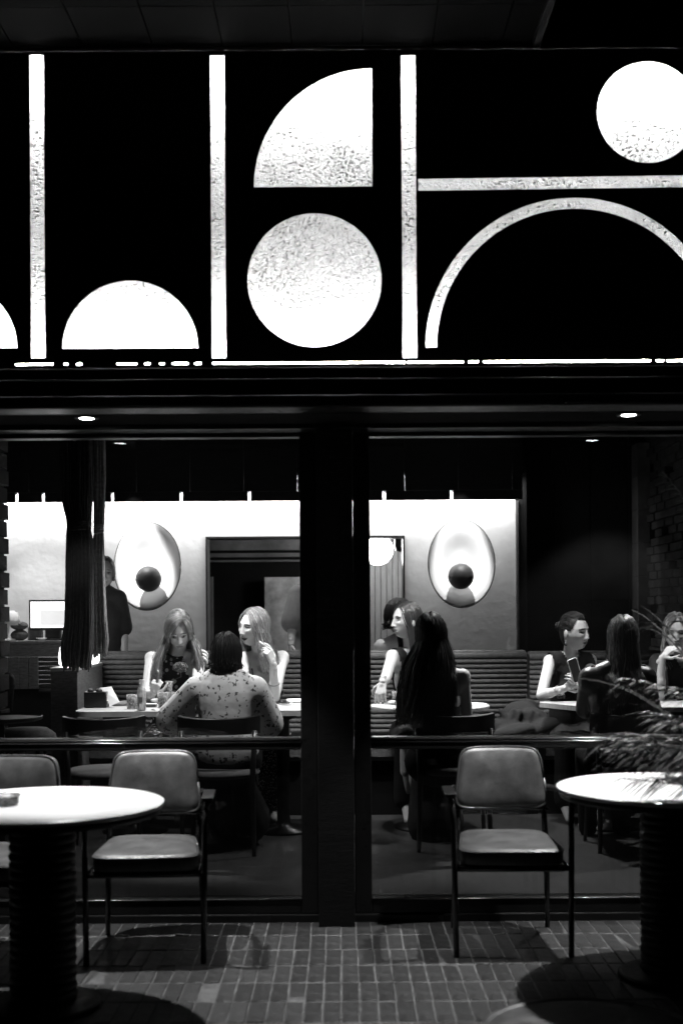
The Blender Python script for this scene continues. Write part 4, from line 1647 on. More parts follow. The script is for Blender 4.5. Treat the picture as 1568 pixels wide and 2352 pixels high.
def hair(parent, hp, M, s, m, n=420, L=0.30, part=0.0, face=62, puff=0.10, wave=0.004, fan=0.25, shift=(0, 0, 0),
         torso=None, seed=1, width=0.0030, lvar=0.15, top=78, cap=True, bun=False, line=0.076, name='hair', frontspread=0.0):
    r2 = random.Random(seed)
    hp = Vector(hp)
    mb = MB()
    tone = []
    rad = Vector(HR) * s

    def surf(dv, k):
        # an inflated skull
        yy = dv.y if dv.y > 0 else -(abs(dv.y) ** 0.80)
        p = Vector((dv.x * rad.x * (1 + 0.10 * max(0.0, dv.z)), yy * rad.y, dv.z * rad.z)) * k
        p.y += 0.010 * s * max(0.0, dv.z)
        return p

    def dirv(az, el):
        return Vector((math.cos(el) * math.sin(az), -math.cos(el) * math.cos(az), math.sin(el)))

    if cap:
        nu, nv = 72, 50
        pts, keepv = [], []
        for k in range(nv + 1):
            el = R(-48) + R(138) * k / nv
            for i in range(nu):
                az = 2 * math.pi * i / nu
                dv = dirv(az, el)
                p = surf(dv, 1.0 + puff * 0.45)
                deg = abs((math.degrees(az) + 180) % 360 - 180)
                u_ = min(1.0, max(0.0, (deg - face + 22) / 40))
                thr = line + 0.004 - (line - 0.004) * u_ * u_ * (3 - 2 * u_)
                keepv.append(deg > 104 or p.z > thr * s)
                pts.append(hp + M @ p)
        fs = []
        for k in range(nv):
            for i in range(nu):
                j = (i + 1) % nu
                q = (k * nu + i, k * nu + j, (k + 1) * nu + j, (k + 1) * nu + i)
                if all(keepv[a] for a in q):
                    fs.append(q)
        mb.add(pts, fs)
        tone += [0.6] * len(pts)
    for i in range(n):
        sd = 1 if r2.random() < 0.5 else -1
        u = r2.random()
        az = sd * R(face + (180 - face) * u)                # where the lock leaves the head
        if bun:
            st = dirv(sd * R(r2.uniform(0, 110)), R(r2.uniform(6, 60)))
            if abs(math.degrees(math.atan2(st.x, -st.y))) < face:
                st = dirv(math.atan2(st.x, -st.y), max(math.asin(st.z), R(44)))
            en = dirv(sd * R(r2.uniform(165, 195)), R(r2.uniform(8, 28)))
        else:
            # starts on the parting, front hair at the front of it
            fb = math.cos(math.pi * (0.10 + 0.72 * u))
            tilt = R(top)
            st = Vector((part + r2.uniform(-0.06, 0.06), -fb * 0.60, 0)) 
            st.z = math.sqrt(max(0.05, 1 - st.x ** 2 - st.y ** 2))
            if r2.random() < 0.35:
                st = st.lerp(dirv(az, R(30)), r2.uniform(0.2, 0.8))
            st.normalize()
            en = dirv(az, R(r2.uniform(-26, -8)))
        k0 = 1.0 + puff * (0.45 + 0.65 * r2.random())
        pp = []
        for k in range(6):
            t = k / 5
            dv = st.lerp(en, t)
            if dv.length < 0.2:
                dv = dv + Vector((0, 0.3, 0.2))
            dv.normalize()
            pp.append(hp + M @ surf(dv, (k0 + 0.02 * math.sin(t * 3)) * (0.94 if k == 0 else 1.0)))
        if not bun:
            e = pp[-1]
            Ls = L * (1 + r2.uniform(-lvar, lvar * 0.5))
            c = Vector((hp.x, hp.y, 0))
            ph, ph2 = r2.uniform(0, 6.3), r2.uniform(0, 6.3)
            o0 = Vector((e.x - c.x, e.y - c.y, 0))
            clump = r2.gauss(0, 0.006)
            for k in range(1, 9):
                t = k / 8
                f = 1 + fan * math.sin(min(1, t * 1.6) * math.pi / 2)
                p = c + o0 * f + Vector(shift) * (t ** 1.3)
                p.z = e.z - Ls * t + shift[2] * t
                p.x += wave * math.sin(ph + t * 9) * t + clump * t
                p.y += wave * math.sin(ph2 + t * 8) * t
                if torso is not None:
                    N, ry, rx = torso
                    if p.z < N.z + 0.02:
                        q = (p.x - N.x) / rx
                        if abs(q) < 1:
                            dep = ry * math.sqrt(1 - q * q) * min(1, (N.z + 0.02 - p.z) / 0.05)
                            sg = 1 if (p.y - N.y) >= frontspread else -1
                            if sg * (p.y - N.y) < dep:
                                p.y = N.y + sg * (dep + r2.uniform(0, 0.012))
                pp.append(p)
        m_ = len(pp)
        w0 = width * r2.uniform(0.6, 1.3)
        if not bun and r2.random() < 0.07:      # stray hairs
            sv = Vector((r2.gauss(0, 0.014), r2.gauss(0, 0.014), r2.uniform(0, 0.012)))
            pp = [p_ + sv * (k_ / m_) for k_, p_ in enumerate(pp)]
            w0 *= 0.45
        mb.tube(pp, [w0 * (0.6 + 0.4 * min(1, k / 3)) * (1 - 0.6 * max(0, (k - m_ + 4) / 4)) for k in range(m_)], 3, cap=False, flat=0.6)
        tone += [math.exp(r2.gauss(0, 0.45))] * (3 * m_)
    if bun:
        b = hp + M @ surf(dirv(math.pi, R(12)), 1.16)
        for k in range(5):
            ring = []
            for i in range(13):
                a = 2 * math.pi * i / 12
                ring.append(b + M @ (Vector((math.cos(a) * 0.021, 0.007 * k - 0.015, math.sin(a) * 0.021)) * s * (1.15 - 0.12 * abs(k - 2))))
            mb.tube(ring, 0.012 * s, 6)
        mb.ellipsoid(b, 0.030 * s, 0.026 * s, 0.030 * s, M)
    tone += [0.9] * (len(mb.v) - len(tone))
    o = mb.build(name, m, parent, True)
    at = o.data.attributes.new('tone', 'FLOAT', 'POINT')
    at.data.foreach_set('value', np.asarray(tone, dtype=np.float32))
    return o


def person(q, label, pose_base, skin_m='skin_fair', yaw=0, pitch=0, roll=0, hs=1.05, voxel=0.009, face_res=(110, 84), smile=0.0,
           mouth_open=0.0, bust=0.05, male=False, hands=None, legs=True):
    """q: joints P N SL SR EL ER WL WR H (+ hips/knees/feet made here). L = towards the left of the picture."""
    t = thing('person', pose_base, label, 'person', 'people in the restaurant')
    M = headM(yaw, pitch, roll)
    H = q['H']
    k = 1.0 if male else 0.88
    mb = MB()
    Mt = torso_prims(mb, q, 0.0, bust=bust, male=male)
    neck_top = H + M @ (Vector((0, 0.020, -0.070)) * hs)
    mb.capsule(q['N'] - Mt.col[2] * 0.04, q['N'] + Mt.col[2] * 0.01, 0.064 * k, 0.056 * k)
    mb.capsule(q['N'], neck_top, 0.058 * k, 0.055 * k)
    ra = (0.049 * k, 0.040 * k, 0.027 * k)
    for s in ('L', 'R'):
        if 'E' + s in q:
            limb_prims(mb, q['S' + s], q['E' + s], q['W' + s], ra)
    if legs:
        lat = Mt.col[0]
        fx = q.get('kdir', Vector((0, -1, 0)))
        for i, s in enumerate((-1, 1)):
            hip = q['P'] + lat * (0.085 * s) - Vector((0, 0, 0.03))
            if q.get('stand'):
                kn = hip + Vector((0, 0.01, -0.43))
                an = Vector((kn.x, kn.y + 0.03, pose_base[2] + 0.08))
                toe = Vector((an.x, an.y - 0.15 * (1 if fx.y <= 0 else -1), pose_base[2] + 0.03))
            else:
                kn = hip + fx * 0.42 + lat * (0.02 * s)
                kn.z = FZ + 0.50
                an = kn - fx * 0.02
                an.z = FZ + 0.085
                an = an + q.get('foot', Vector((0, 0, 0)))
                toe = an + fx * 0.15 - Vector((0, 0, 0.055))
            mb.capsule(hip, kn, 0.082 * k, 0.056 * k)
            mb.capsule(kn, an, 0.056 * k, 0.036 * k)
            mb.capsule(kn.lerp(an, 0.15), kn.lerp(an, 0.42), 0.056 * k, 0.055 * k)
            mb.capsule(an, toe, 0.036, 0.028)
    v, f = remesh(mb, voxel, 3)
    tone = np.ones(len(v))
    V, F, T = [v], list(f), [tone]
    n0 = len(v)
    # hands, finer than the body, closed onto the wrists
    for s in ('L', 'R'):
        if hands and s in hands:
            h = hands[s]
            hb = MB()
            hand_prims(hb, q['W' + s], h['d'], h['back'], h.get('side', 1), h.get('curl', 0.35), h.get('size', 0.93), h.get('thumb', 0.6), h.get('spread', 1.0))
            hb.capsule(q['W' + s] - Vector(h['d']).normalized() * 0.03, q['W' + s] + Vector(h['d']).normalized() * 0.025, 0.021 * k, 0.019 * k)
            hv, hf = remesh(hb, 0.0042, 2)
            V.append(hv)
            F += [tuple(i + n0 for i in ff) for ff in hf]
            T.append(np.ones(len(hv)))
            n0 += len(hv)
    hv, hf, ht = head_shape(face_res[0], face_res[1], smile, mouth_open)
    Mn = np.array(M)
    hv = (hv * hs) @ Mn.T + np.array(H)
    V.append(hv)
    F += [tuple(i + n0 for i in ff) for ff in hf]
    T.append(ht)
    n0 += len(hv)
    eb = MB()
    for s in (-1, 1):
        c = Vector((0.073 * s, 0.006, -0.012)) * hs
        E_ = Matrix.Rotation(R(18 * s), 3, 'Z')
        eb.ellipsoid(H + M @ c, 0.010 * hs, 0.018 * hs, 0.031 * hs, M @ E_, 14, 10)
    ev = np.array([tuple(p) for p in eb.v])
    V.append(ev)
    F += [tuple(i + n0 for i in ff) for ff in eb.f]
    T.append(np.full(len(ev), 0.9))
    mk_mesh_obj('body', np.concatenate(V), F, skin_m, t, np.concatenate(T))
    return t, M, Mt


def garment(t, q, name, m, inf=0.012, bust=0.05, male=False, keep=None, sleeves=0.0, sleeve_inf=0.016, voxel=0.011, skirt=None, extra=None, smooth_it=2):
    mb = MB()
    Mt = torso_prims(mb, q, inf, bust=bust, male=male)
    k = 1.0 if male else 0.88
    if sleeves > 0:
        for s in ('L', 'R'):
            if 'E' + s not in q:
                continue
            a, b, c = q['S' + s], q['E' + s], q['W' + s]
            if sleeves <= 1:
                e = a.lerp(b, sleeves)
                mb.capsule(a, e, 0.049 * k + sleeve_inf, 0.045 * k + sleeve_inf * 1.3)
            else:
                e = b.lerp(c, sleeves - 1)
                mb.capsule(a, b, 0.049 * k + sleeve_inf, 0.042 * k + sleeve_inf)
                mb.capsule(b, e, 0.042 * k + sleeve_inf, 0.032 * k + sleeve_inf)
    if extra:
        extra(mb, Mt)
    v, f = remesh(mb, voxel, smooth_it)
    if keep is not None:
        v, f = cut(v, f, lambda vv: keep(vv, Mt, q))
    return mk_mesh_obj(name, v, f, m, t)


def rel(vv, Mt, q):
    """lateral, forward and up coordinates of points relative to the neck base"""
    d = vv - np.array(q['N'])
    Mn = np.array(Mt)
    sgn = q.get('front', -1)
    return d @ Mn[:, 0], (d @ Mn[:, 1]) * sgn, d @ Mn[:, 2]


def joints(**kw):
    q = {}
    for k, v in kw.items():
        q[k] = J(*v) if isinstance(v, tuple) else v
    return q


UP = Vector((0, 0, 1))


def seat_base(px, d):
    return (J(px, 1600, d).x, d, FZ)


FWD = Vector((0, -1, 0))
AWY = Vector((0, 1, 0))

def lap_skirt(t, q, m, name='skirt', length=0.36):
    hp = q['P']
    fx = q['kdir']
    mb = MB()
    mb.ellipsoid(hp + Vector((0, 0, -0.04)), 0.19, 0.14, 0.14)
    k1 = hp + fx * 0.42
    k1.z = FZ + 0.50
    for s in (-1, 1):
        mb.capsule(hp + Vector((0.085 * s, 0, -0.04)), k1 + Vector((0.095 * s, 0, 0)), 0.098, 0.075)
        mb.capsule(k1 + Vector((0.095 * s, 0, 0)), k1 + Vector((0.10 * s, 0, -length)), 0.075, 0.075)
    mb.capsule(hp + Vector((0, 0, -0.06)), k1, 0.09, 0.07)
    mb.capsule(k1, k1 + Vector((0, 0, -length)), 0.08, 0.075)
    v, f = remesh(mb, 0.013, 2)
    mk_mesh_obj(name, v, f, m, t)


# --- woman in the spotted dress, looking down at the table
q = joints(P=(398, 1672, 8.46), N=(405, 1513, 8.30), SL=(348, 1512, 8.32), SR=(458, 1506, 8.26), H=(411, 1449, 8.16),
           EL=(336, 1596, 8.12), WL=(352, 1592, 7.90), ER=(452, 1590, 7.98), WR=(432, 1618, 7.74))
q['kdir'] = FWD
t, M, Mt = person(q, 'seated woman with long fair hair and dark spotted dress, looking down', seat_base(398, 8.46), yaw=6, pitch=26, roll=-4, hs=1.06, voxel=0.008,
                  hands={'L': dict(d=(0.25, -0.5, 0.55), back=(-0.2, -0.9, -0.3), side=1, curl=1.25, thumb=1.2), 'R': dict(d=(-0.5, -0.8, 0.0), back=(0, -0.2, 1), side=-1, curl=0.4)})
garment(t, q, 'dress', 'polka', 0.016, 0.052,
        keep=lambda v, Mt, q: (lambda a, b, c: (c < 0.02) & (np.abs(a) < 0.085 + np.clip(-c - 0.02, 0, 0.16) * 0.5) | (c < -0.19))(*rel(v, Mt, q)), voxel=0.010)
mb = MB()
for k in range(3):
    ring = [q['N'] + Mt @ Vector((0.060 * math.cos(a), 0.060 * math.sin(a), 0.0 + 0.016 * k + 0.004 * math.sin(a))) for a in [2 * math.pi * i / 24 for i in range(25)]]
    mb.tube(ring, 0.012, 6)
mb.build('collar', 'polka', t, True)
lap_skirt(t, q, 'polka')
mb = MB()
a, b = q['SR'], q['ER']
for k in range(3):
    p0 = a.lerp(b, 0.02 + 0.09 * k)
    u, w = perp((b - a).normalized())
    mb.tube([p0 + (u * math.cos(x) + w * math.sin(x)) * (0.050 - 0.001 * k) for x in [2 * math.pi * i / 20 for i in range(21)]], 0.012, 6)
mb.build('sleeve_band', 'cloth_pale', t, True)
hair(t, q['H'], M, 1.07, 'hair_fair', n=1150, L=0.36, part=0.30, face=54, puff=0.17, fan=0.85, wave=0.010, torso=(q['N'], 0.125, 0.19), seed=11, frontspread=0.02, shift=(-0.02, 0, 0), width=0.0024)
pa = q['WL']
cg = thing('lighter', (J(352, 1560, 7.88)), 'slim dark lighter held in the fist of the woman in spotted dress', 'lighter')
MB().capsule(J(361, 1566, 7.83), J(363, 1546, 7.82), 0.010, 0.008, 10).build('lighter_body', 'napkin', cg, True)
MB().lathe([(0.006, 0), (0.006, 0.012)], J(363, 1544, 7.82), 10).build('lighter_top', 'metal', cg, True)

# --- laughing woman with the cigarette
q = joints(P=(604, 1672, 8.46), N=(602, 1512, 8.30), SL=(560, 1513, 8.24), SR=(648, 1510, 8.33), H=(584, 1441, 8.22),
           ER=(630, 1602, 7.96), WR=(628, 1526, 7.86), EL=(556, 1592, 8.02), WL=(572, 1618, 7.80))
q['kdir'] = FWD
t, M, Mt = person(q, 'laughing woman with fair hair holding a cigarette beside her face', seat_base(604, 8.46), yaw=-46, pitch=2, roll=6, hs=1.06, voxel=0.008, smile=1.0, mouth_open=1.0,
                  hands={'R': dict(d=(-0.30, -0.15, 0.95), back=(0.75, -0.55, 0.15), side=1, curl=(0.42, 0.85, 0.95, 1.0), thumb=0.8, size=0.98), 'L': dict(d=(0.2, -0.9, -0.1), back=(0, 0, 1), side=1, curl=0.3)})
garment(t, q, 'strappy_top', 'dots_small', 0.010, 0.055,
        keep=lambda v, Mt, q: (lambda a, b, c: (c < -0.215) & (c > -0.62))(*rel(v, Mt, q)), voxel=0.010)
mb = MB()
for s in (-1, 1):
    mb.tube([q['N'] + Mt @ Vector((s * 0.075, -0.10, -0.23)), q['N'] + Mt @ Vector((s * 0.085, -0.105, -0.12)), q['N'] + Mt @ Vector((s * 0.09, -0.045, -0.005)), q['N'] + Mt @ Vector((s * 0.085, 0.05, -0.03)), q['N'] + Mt @ Vector((s * 0.08, 0.10, -0.15))], 0.0045, 6)
mb.build('strap', 'cloth_dark', t, True)
mb = MB()
mb.tube([q['N'] + Mt @ Vector((0.062 * math.cos(a), -0.052 * math.sin(a) - 0.045 * max(0, math.sin(a)), -0.012 - 0.055 * max(0, math.sin(a)))) for a in [2 * math.pi * i / 30 for i in range(31)]], 0.0022, 6)
mb.build('necklace', 'metal', t, True)
lap_skirt(t, q, 'dots_small')
e, w = q['ER'], q['WR']
pb = e.lerp(w, 0.42)
u, ww = perp((w - e).normalized())
MB().tube([pb + (u * math.cos(x) + ww * math.sin(x)) * 0.034 for x in [2 * math.pi * i / 20 for i in range(21)]], 0.003, 5).build('bracelet', 'black_plastic', t, True)
hair(t, q['H'], M, 1.06, 'hair_fair', n=950, L=0.24, part=-0.10, face=66, puff=0.13, fan=0.12, wave=0.012, torso=(q['N'], 0.12, 0.19), frontspread=-0.02, seed=12, shift=(0.05, 0.02, 0), width=0.0024)
c0 = J(596, 1474, 7.80)
c1 = J(616, 1489, 7.82)
cg = thing('cigarette', c1, 'white cigarette held up by the laughing woman', 'cigarette')
MB().tube([c0, c0.lerp(c1, 0.72)], 0.0050, 10).build('paper_tube', 'paper', cg, True)
MB().tube([c0.lerp(c1, 0.72), c1 + (c1 - c0) * 0.25], 0.0052, 10).build('filter', 'ceramic', cg, True)

# --- person in the floral shirt, back to the window
q = joints(P=(520, 1728, 7.10), N=(517, 1557, 7.13), SL=(455, 1586, 7.13), SR=(583, 1586, 7.13), H=(519, 1504, 7.15),
           EL=(396, 1652, 7.24), WL=(372, 1640, 7.44), ER=(614, 1660, 7.25), WR=(590, 1640, 7.46))
q['kdir'] = AWY
q['front'] = 1
t, M, Mt = person(q, 'person with a dark bob and pale floral shirt, back to the window', seat_base(520, 7.1), 'skin_mid', yaw=170, pitch=6, hs=0.98, face_res=(48, 40), voxel=0.010,
                  hands={'L': dict(d=(-0.35, 0.7, 0.25), back=(0, -0.2, 1), side=-1, curl=0.5), 'R': dict(d=(-0.3, 0.8, 0.1), back=(0, 0, 1), side=1, curl=0.3)})
garment(t, q, 'floral_shirt', 'floral', 0.030, 0.05, sleeves=1.0, sleeve_inf=0.044, voxel=0.011,
        keep=lambda v, Mt, q: (lambda a, b, c: (c < 0.085 - 0.7 * np.clip(0.08 - np.abs(a), 0, 1)) & (c > -0.66))(*rel(v, Mt, q)))
garment_sk = MB()
hp = q['P']
garment_sk.ellipsoid(hp + Vector((0, 0.02, -0.06)), 0.20, 0.15, 0.15)
garment_sk.capsule(hp + Vector((-0.10, 0.38, -0.06)), hp + Vector((-0.10, 0.02, -0.05)), 0.085, 0.105)
garment_sk.capsule(hp + Vector((0.10, 0.38, -0.06)), hp + Vector((0.10, 0.02, -0.05)), 0.085, 0.105)
garment_sk.capsule(hp + Vector((0.0, 0.40, -0.10)), hp + Vector((0.0, 0.36, -0.38)), 0.13, 0.17)
garment_sk.capsule(hp + Vector((0.04, 0.05, -0.20)), hp + Vector((0.08, 0.15, -0.40)), 0.12, 0.16)
v, f = remesh(garment_sk, 0.014, 2)
mk_mesh_obj('skirt', v, f, 'cloth_dark', t)
hair(t, q['H'], M, 1.0, 'hair_black', n=620, L=0.050, part=0.0, face=52, puff=0.17, fan=0.02, wave=0.004, seed=13, lvar=0.12, width=0.0045)
ph = thing('phone', J(362, 1640, 7.5), 'dark phone in the hand of the person in the floral shirt', 'phone')
MB().obox(J(358, 1638, 7.52), Vector((0.75, 0.3, 0.5)).normalized(), Vector((-0.4, 0.9, 0.1)).normalized(), Vector((-0.5, -0.2, 0.8)).normalized(), 0.036, 0.070, 0.004).build('phone_case', 'black_plastic', ph)
MB().obox(J(358, 1638, 7.52) + Vector((-0.5, -0.2, 0.8)).normalized() * 0.0045, Vector((0.75, 0.3, 0.5)).normalized(), Vector((-0.4, 0.9, 0.1)).normalized(), Vector((-0.5, -0.2, 0.8)).normalized(), 0.033, 0.066, 0.0006).build('phone_glass', 'tumbler', ph)

# --- woman in profile reaching for food
q = joints(P=(956, 1672, 8.46), N=(944, 1506, 8.38), SL=(901, 1508, 8.30), SR=(986, 1512, 8.46), H=(935, 1426, 8.34),
           EL=(886, 1570, 8.10), WL=(876, 1572, 7.90), ER=(975, 1600, 8.2), WR=(935, 1610, 7.95))
q['EL'] = J(884, 1562, 8.14)
q['WL'] = J(879, 1566, 7.93)
q['kdir'] = FWD
t, M, Mt = person(q, 'smiling dark-haired woman in profile reaching for food at the round table', seat_base(956, 8.46), yaw=-64, pitch=-2, roll=0, hs=1.05, voxel=0.008, smile=0.7,
                  hands={'L': dict(d=(-0.18, -0.35, -0.85), back=(-0.3, -0.9, 0.2), side=1, curl=(0.35, 0.45, 0.5, 0.5), thumb=0.9, size=1.0), 'R': dict(d=(-0.6, -0.5, -0.1), back=(0, -0.2, 1), side=-1, curl=0.4)})
garment(t, q, 'sleeveless_top', 'cloth_black', 0.011, 0.052,
        keep=lambda v, Mt, q: (lambda a, b, c: (c < 0.09 - 2.6 * np.clip(0.070 - np.abs(a + 0.01), 0, 1) * (b > -0.02)) & (c > -0.62) & (np.abs(a) < 0.135))(*rel(v, Mt, q)), voxel=0.010)
hair(t, q['H'], M, 1.05, 'hair_brown', n=900, L=0.30, part=-0.05, face=74, puff=0.10, fan=0.10, wave=0.006, torso=(q['N'], 0.12, 0.18), seed=14, shift=(0.05, 0.0, 0), width=0.0024)

lap_skirt(t, q, 'cloth_black')
# --- curly-haired person behind the banquette
q = joints(P=(930, 1640, 9.35), N=(926, 1473, 9.32), SL=(878, 1487, 9.30), SR=(975, 1490, 9.32), H=(915, 1417, 9.30), EL=(866, 1560, 9.28), WL=(880, 1610, 9.4), ER=(985, 1560, 9.3), WR=(975, 1610, 9.4))
q['kdir'] = AWY
q['front'] = 1
t, M, Mt = person(q, 'person with short dark curls and grey t-shirt behind the banquette', seat_base(930, 9.35), 'skin_mid', yaw=-140, pitch=4, hs=1.06, face_res=(48, 40), voxel=0.011, male=True, bust=0)
garment(t, q, 't_shirt', 'cloth_grey', 0.014, 0.0, male=True, sleeves=0.7, voxel=0.013, keep=lambda v, Mt, q: (lambda a, b, c: (c < 0.085 - 0.9 * np.clip(0.07 - np.abs(a), 0, 1)) & (c > -0.60))(*rel(v, Mt, q)))
hair(t, q['H'], M, 1.08, 'hair_black', n=420, L=0.03, part=0.0, face=58, puff=0.18, fan=0.1, wave=0.018, seed=15, width=0.0050, lvar=0.4)

# --- woman with very long black hair, back to the window
q = joints(P=(1008, 1726, 7.12), N=(998, 1546, 7.16), SL=(936, 1562, 7.16), SR=(1062, 1554, 7.16), H=(990, 1462, 7.18),
           EL=(925, 1640, 7.26), WL=(945, 1640, 7.48), ER=(1072, 1648, 7.22), WR=(1040, 1645, 7.46))
q['kdir'] = AWY
q['front'] = 1
t, M, Mt = person(q, 'woman with very long straight black hair and low-backed black dress', seat_base(1008, 7.12), 'skin_mid', yaw=176, pitch=4, roll=4, hs=1.04, face_res=(48, 40), voxel=0.009,
                  hands={'L': dict(d=(0.1, 0.9, 0.0), back=(0, 0, 1), side=1, curl=0.3), 'R': dict(d=(-0.2, 0.9, 0), back=(0, 0, 1), side=-1, curl=0.3)})
garment(t, q, 'low_back_dress', 'cloth_black', 0.012, 0.05, voxel=0.011,
        keep=lambda v, Mt, q: (lambda a, b, c: (c < -0.19))(*rel(v, Mt, q)))
mb = MB()
hp = q['P']
mb.ellipsoid(hp + Vector((0, 0.02, -0.06)), 0.20, 0.15, 0.15)
for s in (-1, 1):
    mb.capsule(hp + Vector((0.09 * s, 0.38, -0.06)), hp + Vector((0.09 * s, 0.02, -0.05)), 0.085, 0.105)
mb.capsule(hp + Vector((0.0, 0.40, -0.10)), hp + Vector((0.0, 0.30, -0.46)), 0.13, 0.17)
v, f = remesh(mb, 0.014, 2)
mk_mesh_obj('skirt', v, f, 'cloth_black', t)
hair(t, q['H'], M, 1.08, 'hair_black', n=1500, L=0.40, part=0.05, face=50, puff=0.16, fan=0.75, wave=0.006, torso=(q['N'], 0.15, 0.22), seed=16, shift=(-0.05, -0.03, 0), width=0.0030, lvar=0.25)

# --- woman holding a phone by the dark wall
q = joints(P=(1306, 1672, 8.46), N=(1308, 1515, 8.36), SL=(1263, 1519, 8.32), SR=(1354, 1517, 8.40), H=(1318, 1451, 8.28),
           EL=(1243, 1598, 8.10), WL=(1296, 1582, 7.94), ER=(1358, 1596, 8.12), WR=(1330, 1578, 7.96))
q['kdir'] = FWD
t, M, Mt = person(q, 'woman in a black sleeveless dress with tied-back hair, looking aside, phone in hand', seat_base(1306, 8.46), yaw=42, pitch=3, roll=-3, hs=1.06, voxel=0.008,
                  hands={'L': dict(d=(0.75, -0.35, 0.55), back=(-0.25, -0.9, 0.2), side=1, curl=0.65, thumb=0.7), 'R': dict(d=(-0.4, -0.6, 0.6), back=(0.3, -0.9, 0.2), side=-1, curl=0.7)})
garment(t, q, 'black_dress', 'cloth_black', 0.012, 0.055,
        keep=lambda v, Mt, q: (lambda a, b, c: (c < 0.09 - 2.2 * np.clip(0.070 - np.abs(a), 0, 1) * (b > -0.02)) & (c > -0.62) & (np.abs(a) < 0.150))(*rel(v, Mt, q)), sleeves=0.12, sleeve_inf=0.014, voxel=0.010)
hair(t, q['H'], M, 1.05, 'hair_black', n=420, part=0.0, face=60, puff=0.11, seed=17, bun=True, line=0.074)
lap_skirt(t, q, 'cloth_black')
mb = MB()
er = q['H'] + M @ (Vector((-0.080, 0.004, -0.052)) * 1.06)
mb.ellipsoid(er, 0.005, 0.005, 0.006, n=10, m=6)
mb.ellipsoid(er - Vector((0, 0, 0.016)), 0.006, 0.006, 0.008, n=10, m=6)
mb.build('earring', 'metal', t, True)
e, w = q['EL'], q['WL']
pb = e.lerp(w, 0.72)
u, ww = perp((w - e).normalized())
MB().tube([pb + (u * math.cos(x) + ww * math.sin(x)) * 0.030 for x in [2 * math.pi * i / 20 for i in range(21)]], 0.0018, 5).build('bracelet', 'metal', t, True)
c = J(1320, 1540, 7.84)
ax = Vector((0.5, 0.3, 0.25)).normalized()
az = Vector((-0.28, 0.0, 0.95)).normalized()
ax = (ax - az * ax.dot(az)).normalized()
ay = az.cross(ax)
ph = thing('phone', c, 'phone with a pale rim held by the woman in the black sleeveless dress', 'phone')
ol = [c + ax * x + az * z for x, z in rounded_rect(-0.036, 0.036, -0.074, 0.074, 0.014)]
MB().tube(ol + ol[:2], 0.0036, 6).build('phone_rim', 'ceramic', ph, True)
MB().obox(c, ax, ay, az, 0.034, 0.003, 0.072).build('phone_body', 'black_plastic', ph)

# --- woman in the leather jacket, back to the window
q = joints(P=(1420, 1728, 7.10), N=(1418, 1546, 7.12), SL=(1357, 1560, 7.13), SR=(1478, 1558, 7.13), H=(1430, 1466, 7.15),
           EL=(1345, 1628, 7.24), WL=(1352, 1600, 7.42), ER=(1497, 1640, 7.22), WR=(1480, 1630, 7.45))
q['kdir'] = AWY
q['front'] = 1
t, M, Mt = person(q, 'woman with long brown hair and black leather jacket, back to the window', seat_base(1420, 7.1), 'skin_mid', yaw=172, pitch=3, hs=1.04, face_res=(48, 40), voxel=0.010,
                  hands={'L': dict(d=(-0.1, 0.6, 0.6), back=(-0.3, -0.6, 0.5), side=1, curl=0.5), 'R': dict(d=(-0.2, 0.9, 0), back=(0, 0, 1), side=-1, curl=0.3)})


def jacket_extra(mb, Mt):
    N = q['N']
    mb.capsule(N + Mt @ Vector((-0.07, 0.03, 0.02)), N + Mt @ Vector((0.07, 0.03, 0.02)), 0.034, 0.034)
    mb.capsule(q['SL'] + Vector((0, 0, 0.02)), N + Vector((-0.03, 0, 0.02)), 0.058, 0.05)
    mb.capsule(q['SR'] + Vector((0, 0, 0.02)), N + Vector((0.03, 0, 0.02)), 0.058, 0.05)


garment(t, q, 'leather_jacket', 'leather_jacket', 0.028, 0.05, sleeves=1.92, sleeve_inf=0.024, voxel=0.011, extra=jacket_extra,
        keep=lambda v, Mt, q: (lambda a, b, c: (c < 0.09 - 0.5 * np.clip(0.07 - np.abs(a), 0, 1)) & (c > -0.58))(*rel(v, Mt, q)))
mb = MB()
for s in (-1, 1):
    S = q['SL'] if s < 0 else q['SR']
    mb.tube([q['N'] + Mt @ Vector((0.05 * s, -0.03, 0.03)), S + Vector((0, -0.02, 0.075)), S + Vector((0.05 * s, -0.01, 0.02))], 0.006, 6)
mb.build('seam', 'leather', t, True)
mb = MB()
hp = q['P']
mb.ellipsoid(hp + Vector((0, 0.02, -0.06)), 0.20, 0.15, 0.15)
for s in (-1, 1):
    mb.capsule(hp + Vector((0.09 * s, 0.42, -0.06)), hp + Vector((0.09 * s, 0.02, -0.05)), 0.075, 0.10)
    mb.capsule(hp + Vector((0.10 * s, 0.42, -0.06)), hp + Vector((0.10 * s, 0.40, -0.50)), 0.075, 0.055)
v, f = remesh(mb, 0.014, 2)
mk_mesh_obj('trousers', v, f, 'cloth_black', t)
hair(t, q['H'], M, 1.07, 'hair_mid', n=1100, L=0.40, part=0.0, face=52, puff=0.13, fan=0.10, wave=0.018, torso=(q['N'], 0.14, 0.20), seed=18, shift=(0.0, -0.02, 0), width=0.0027, lvar=0.3)

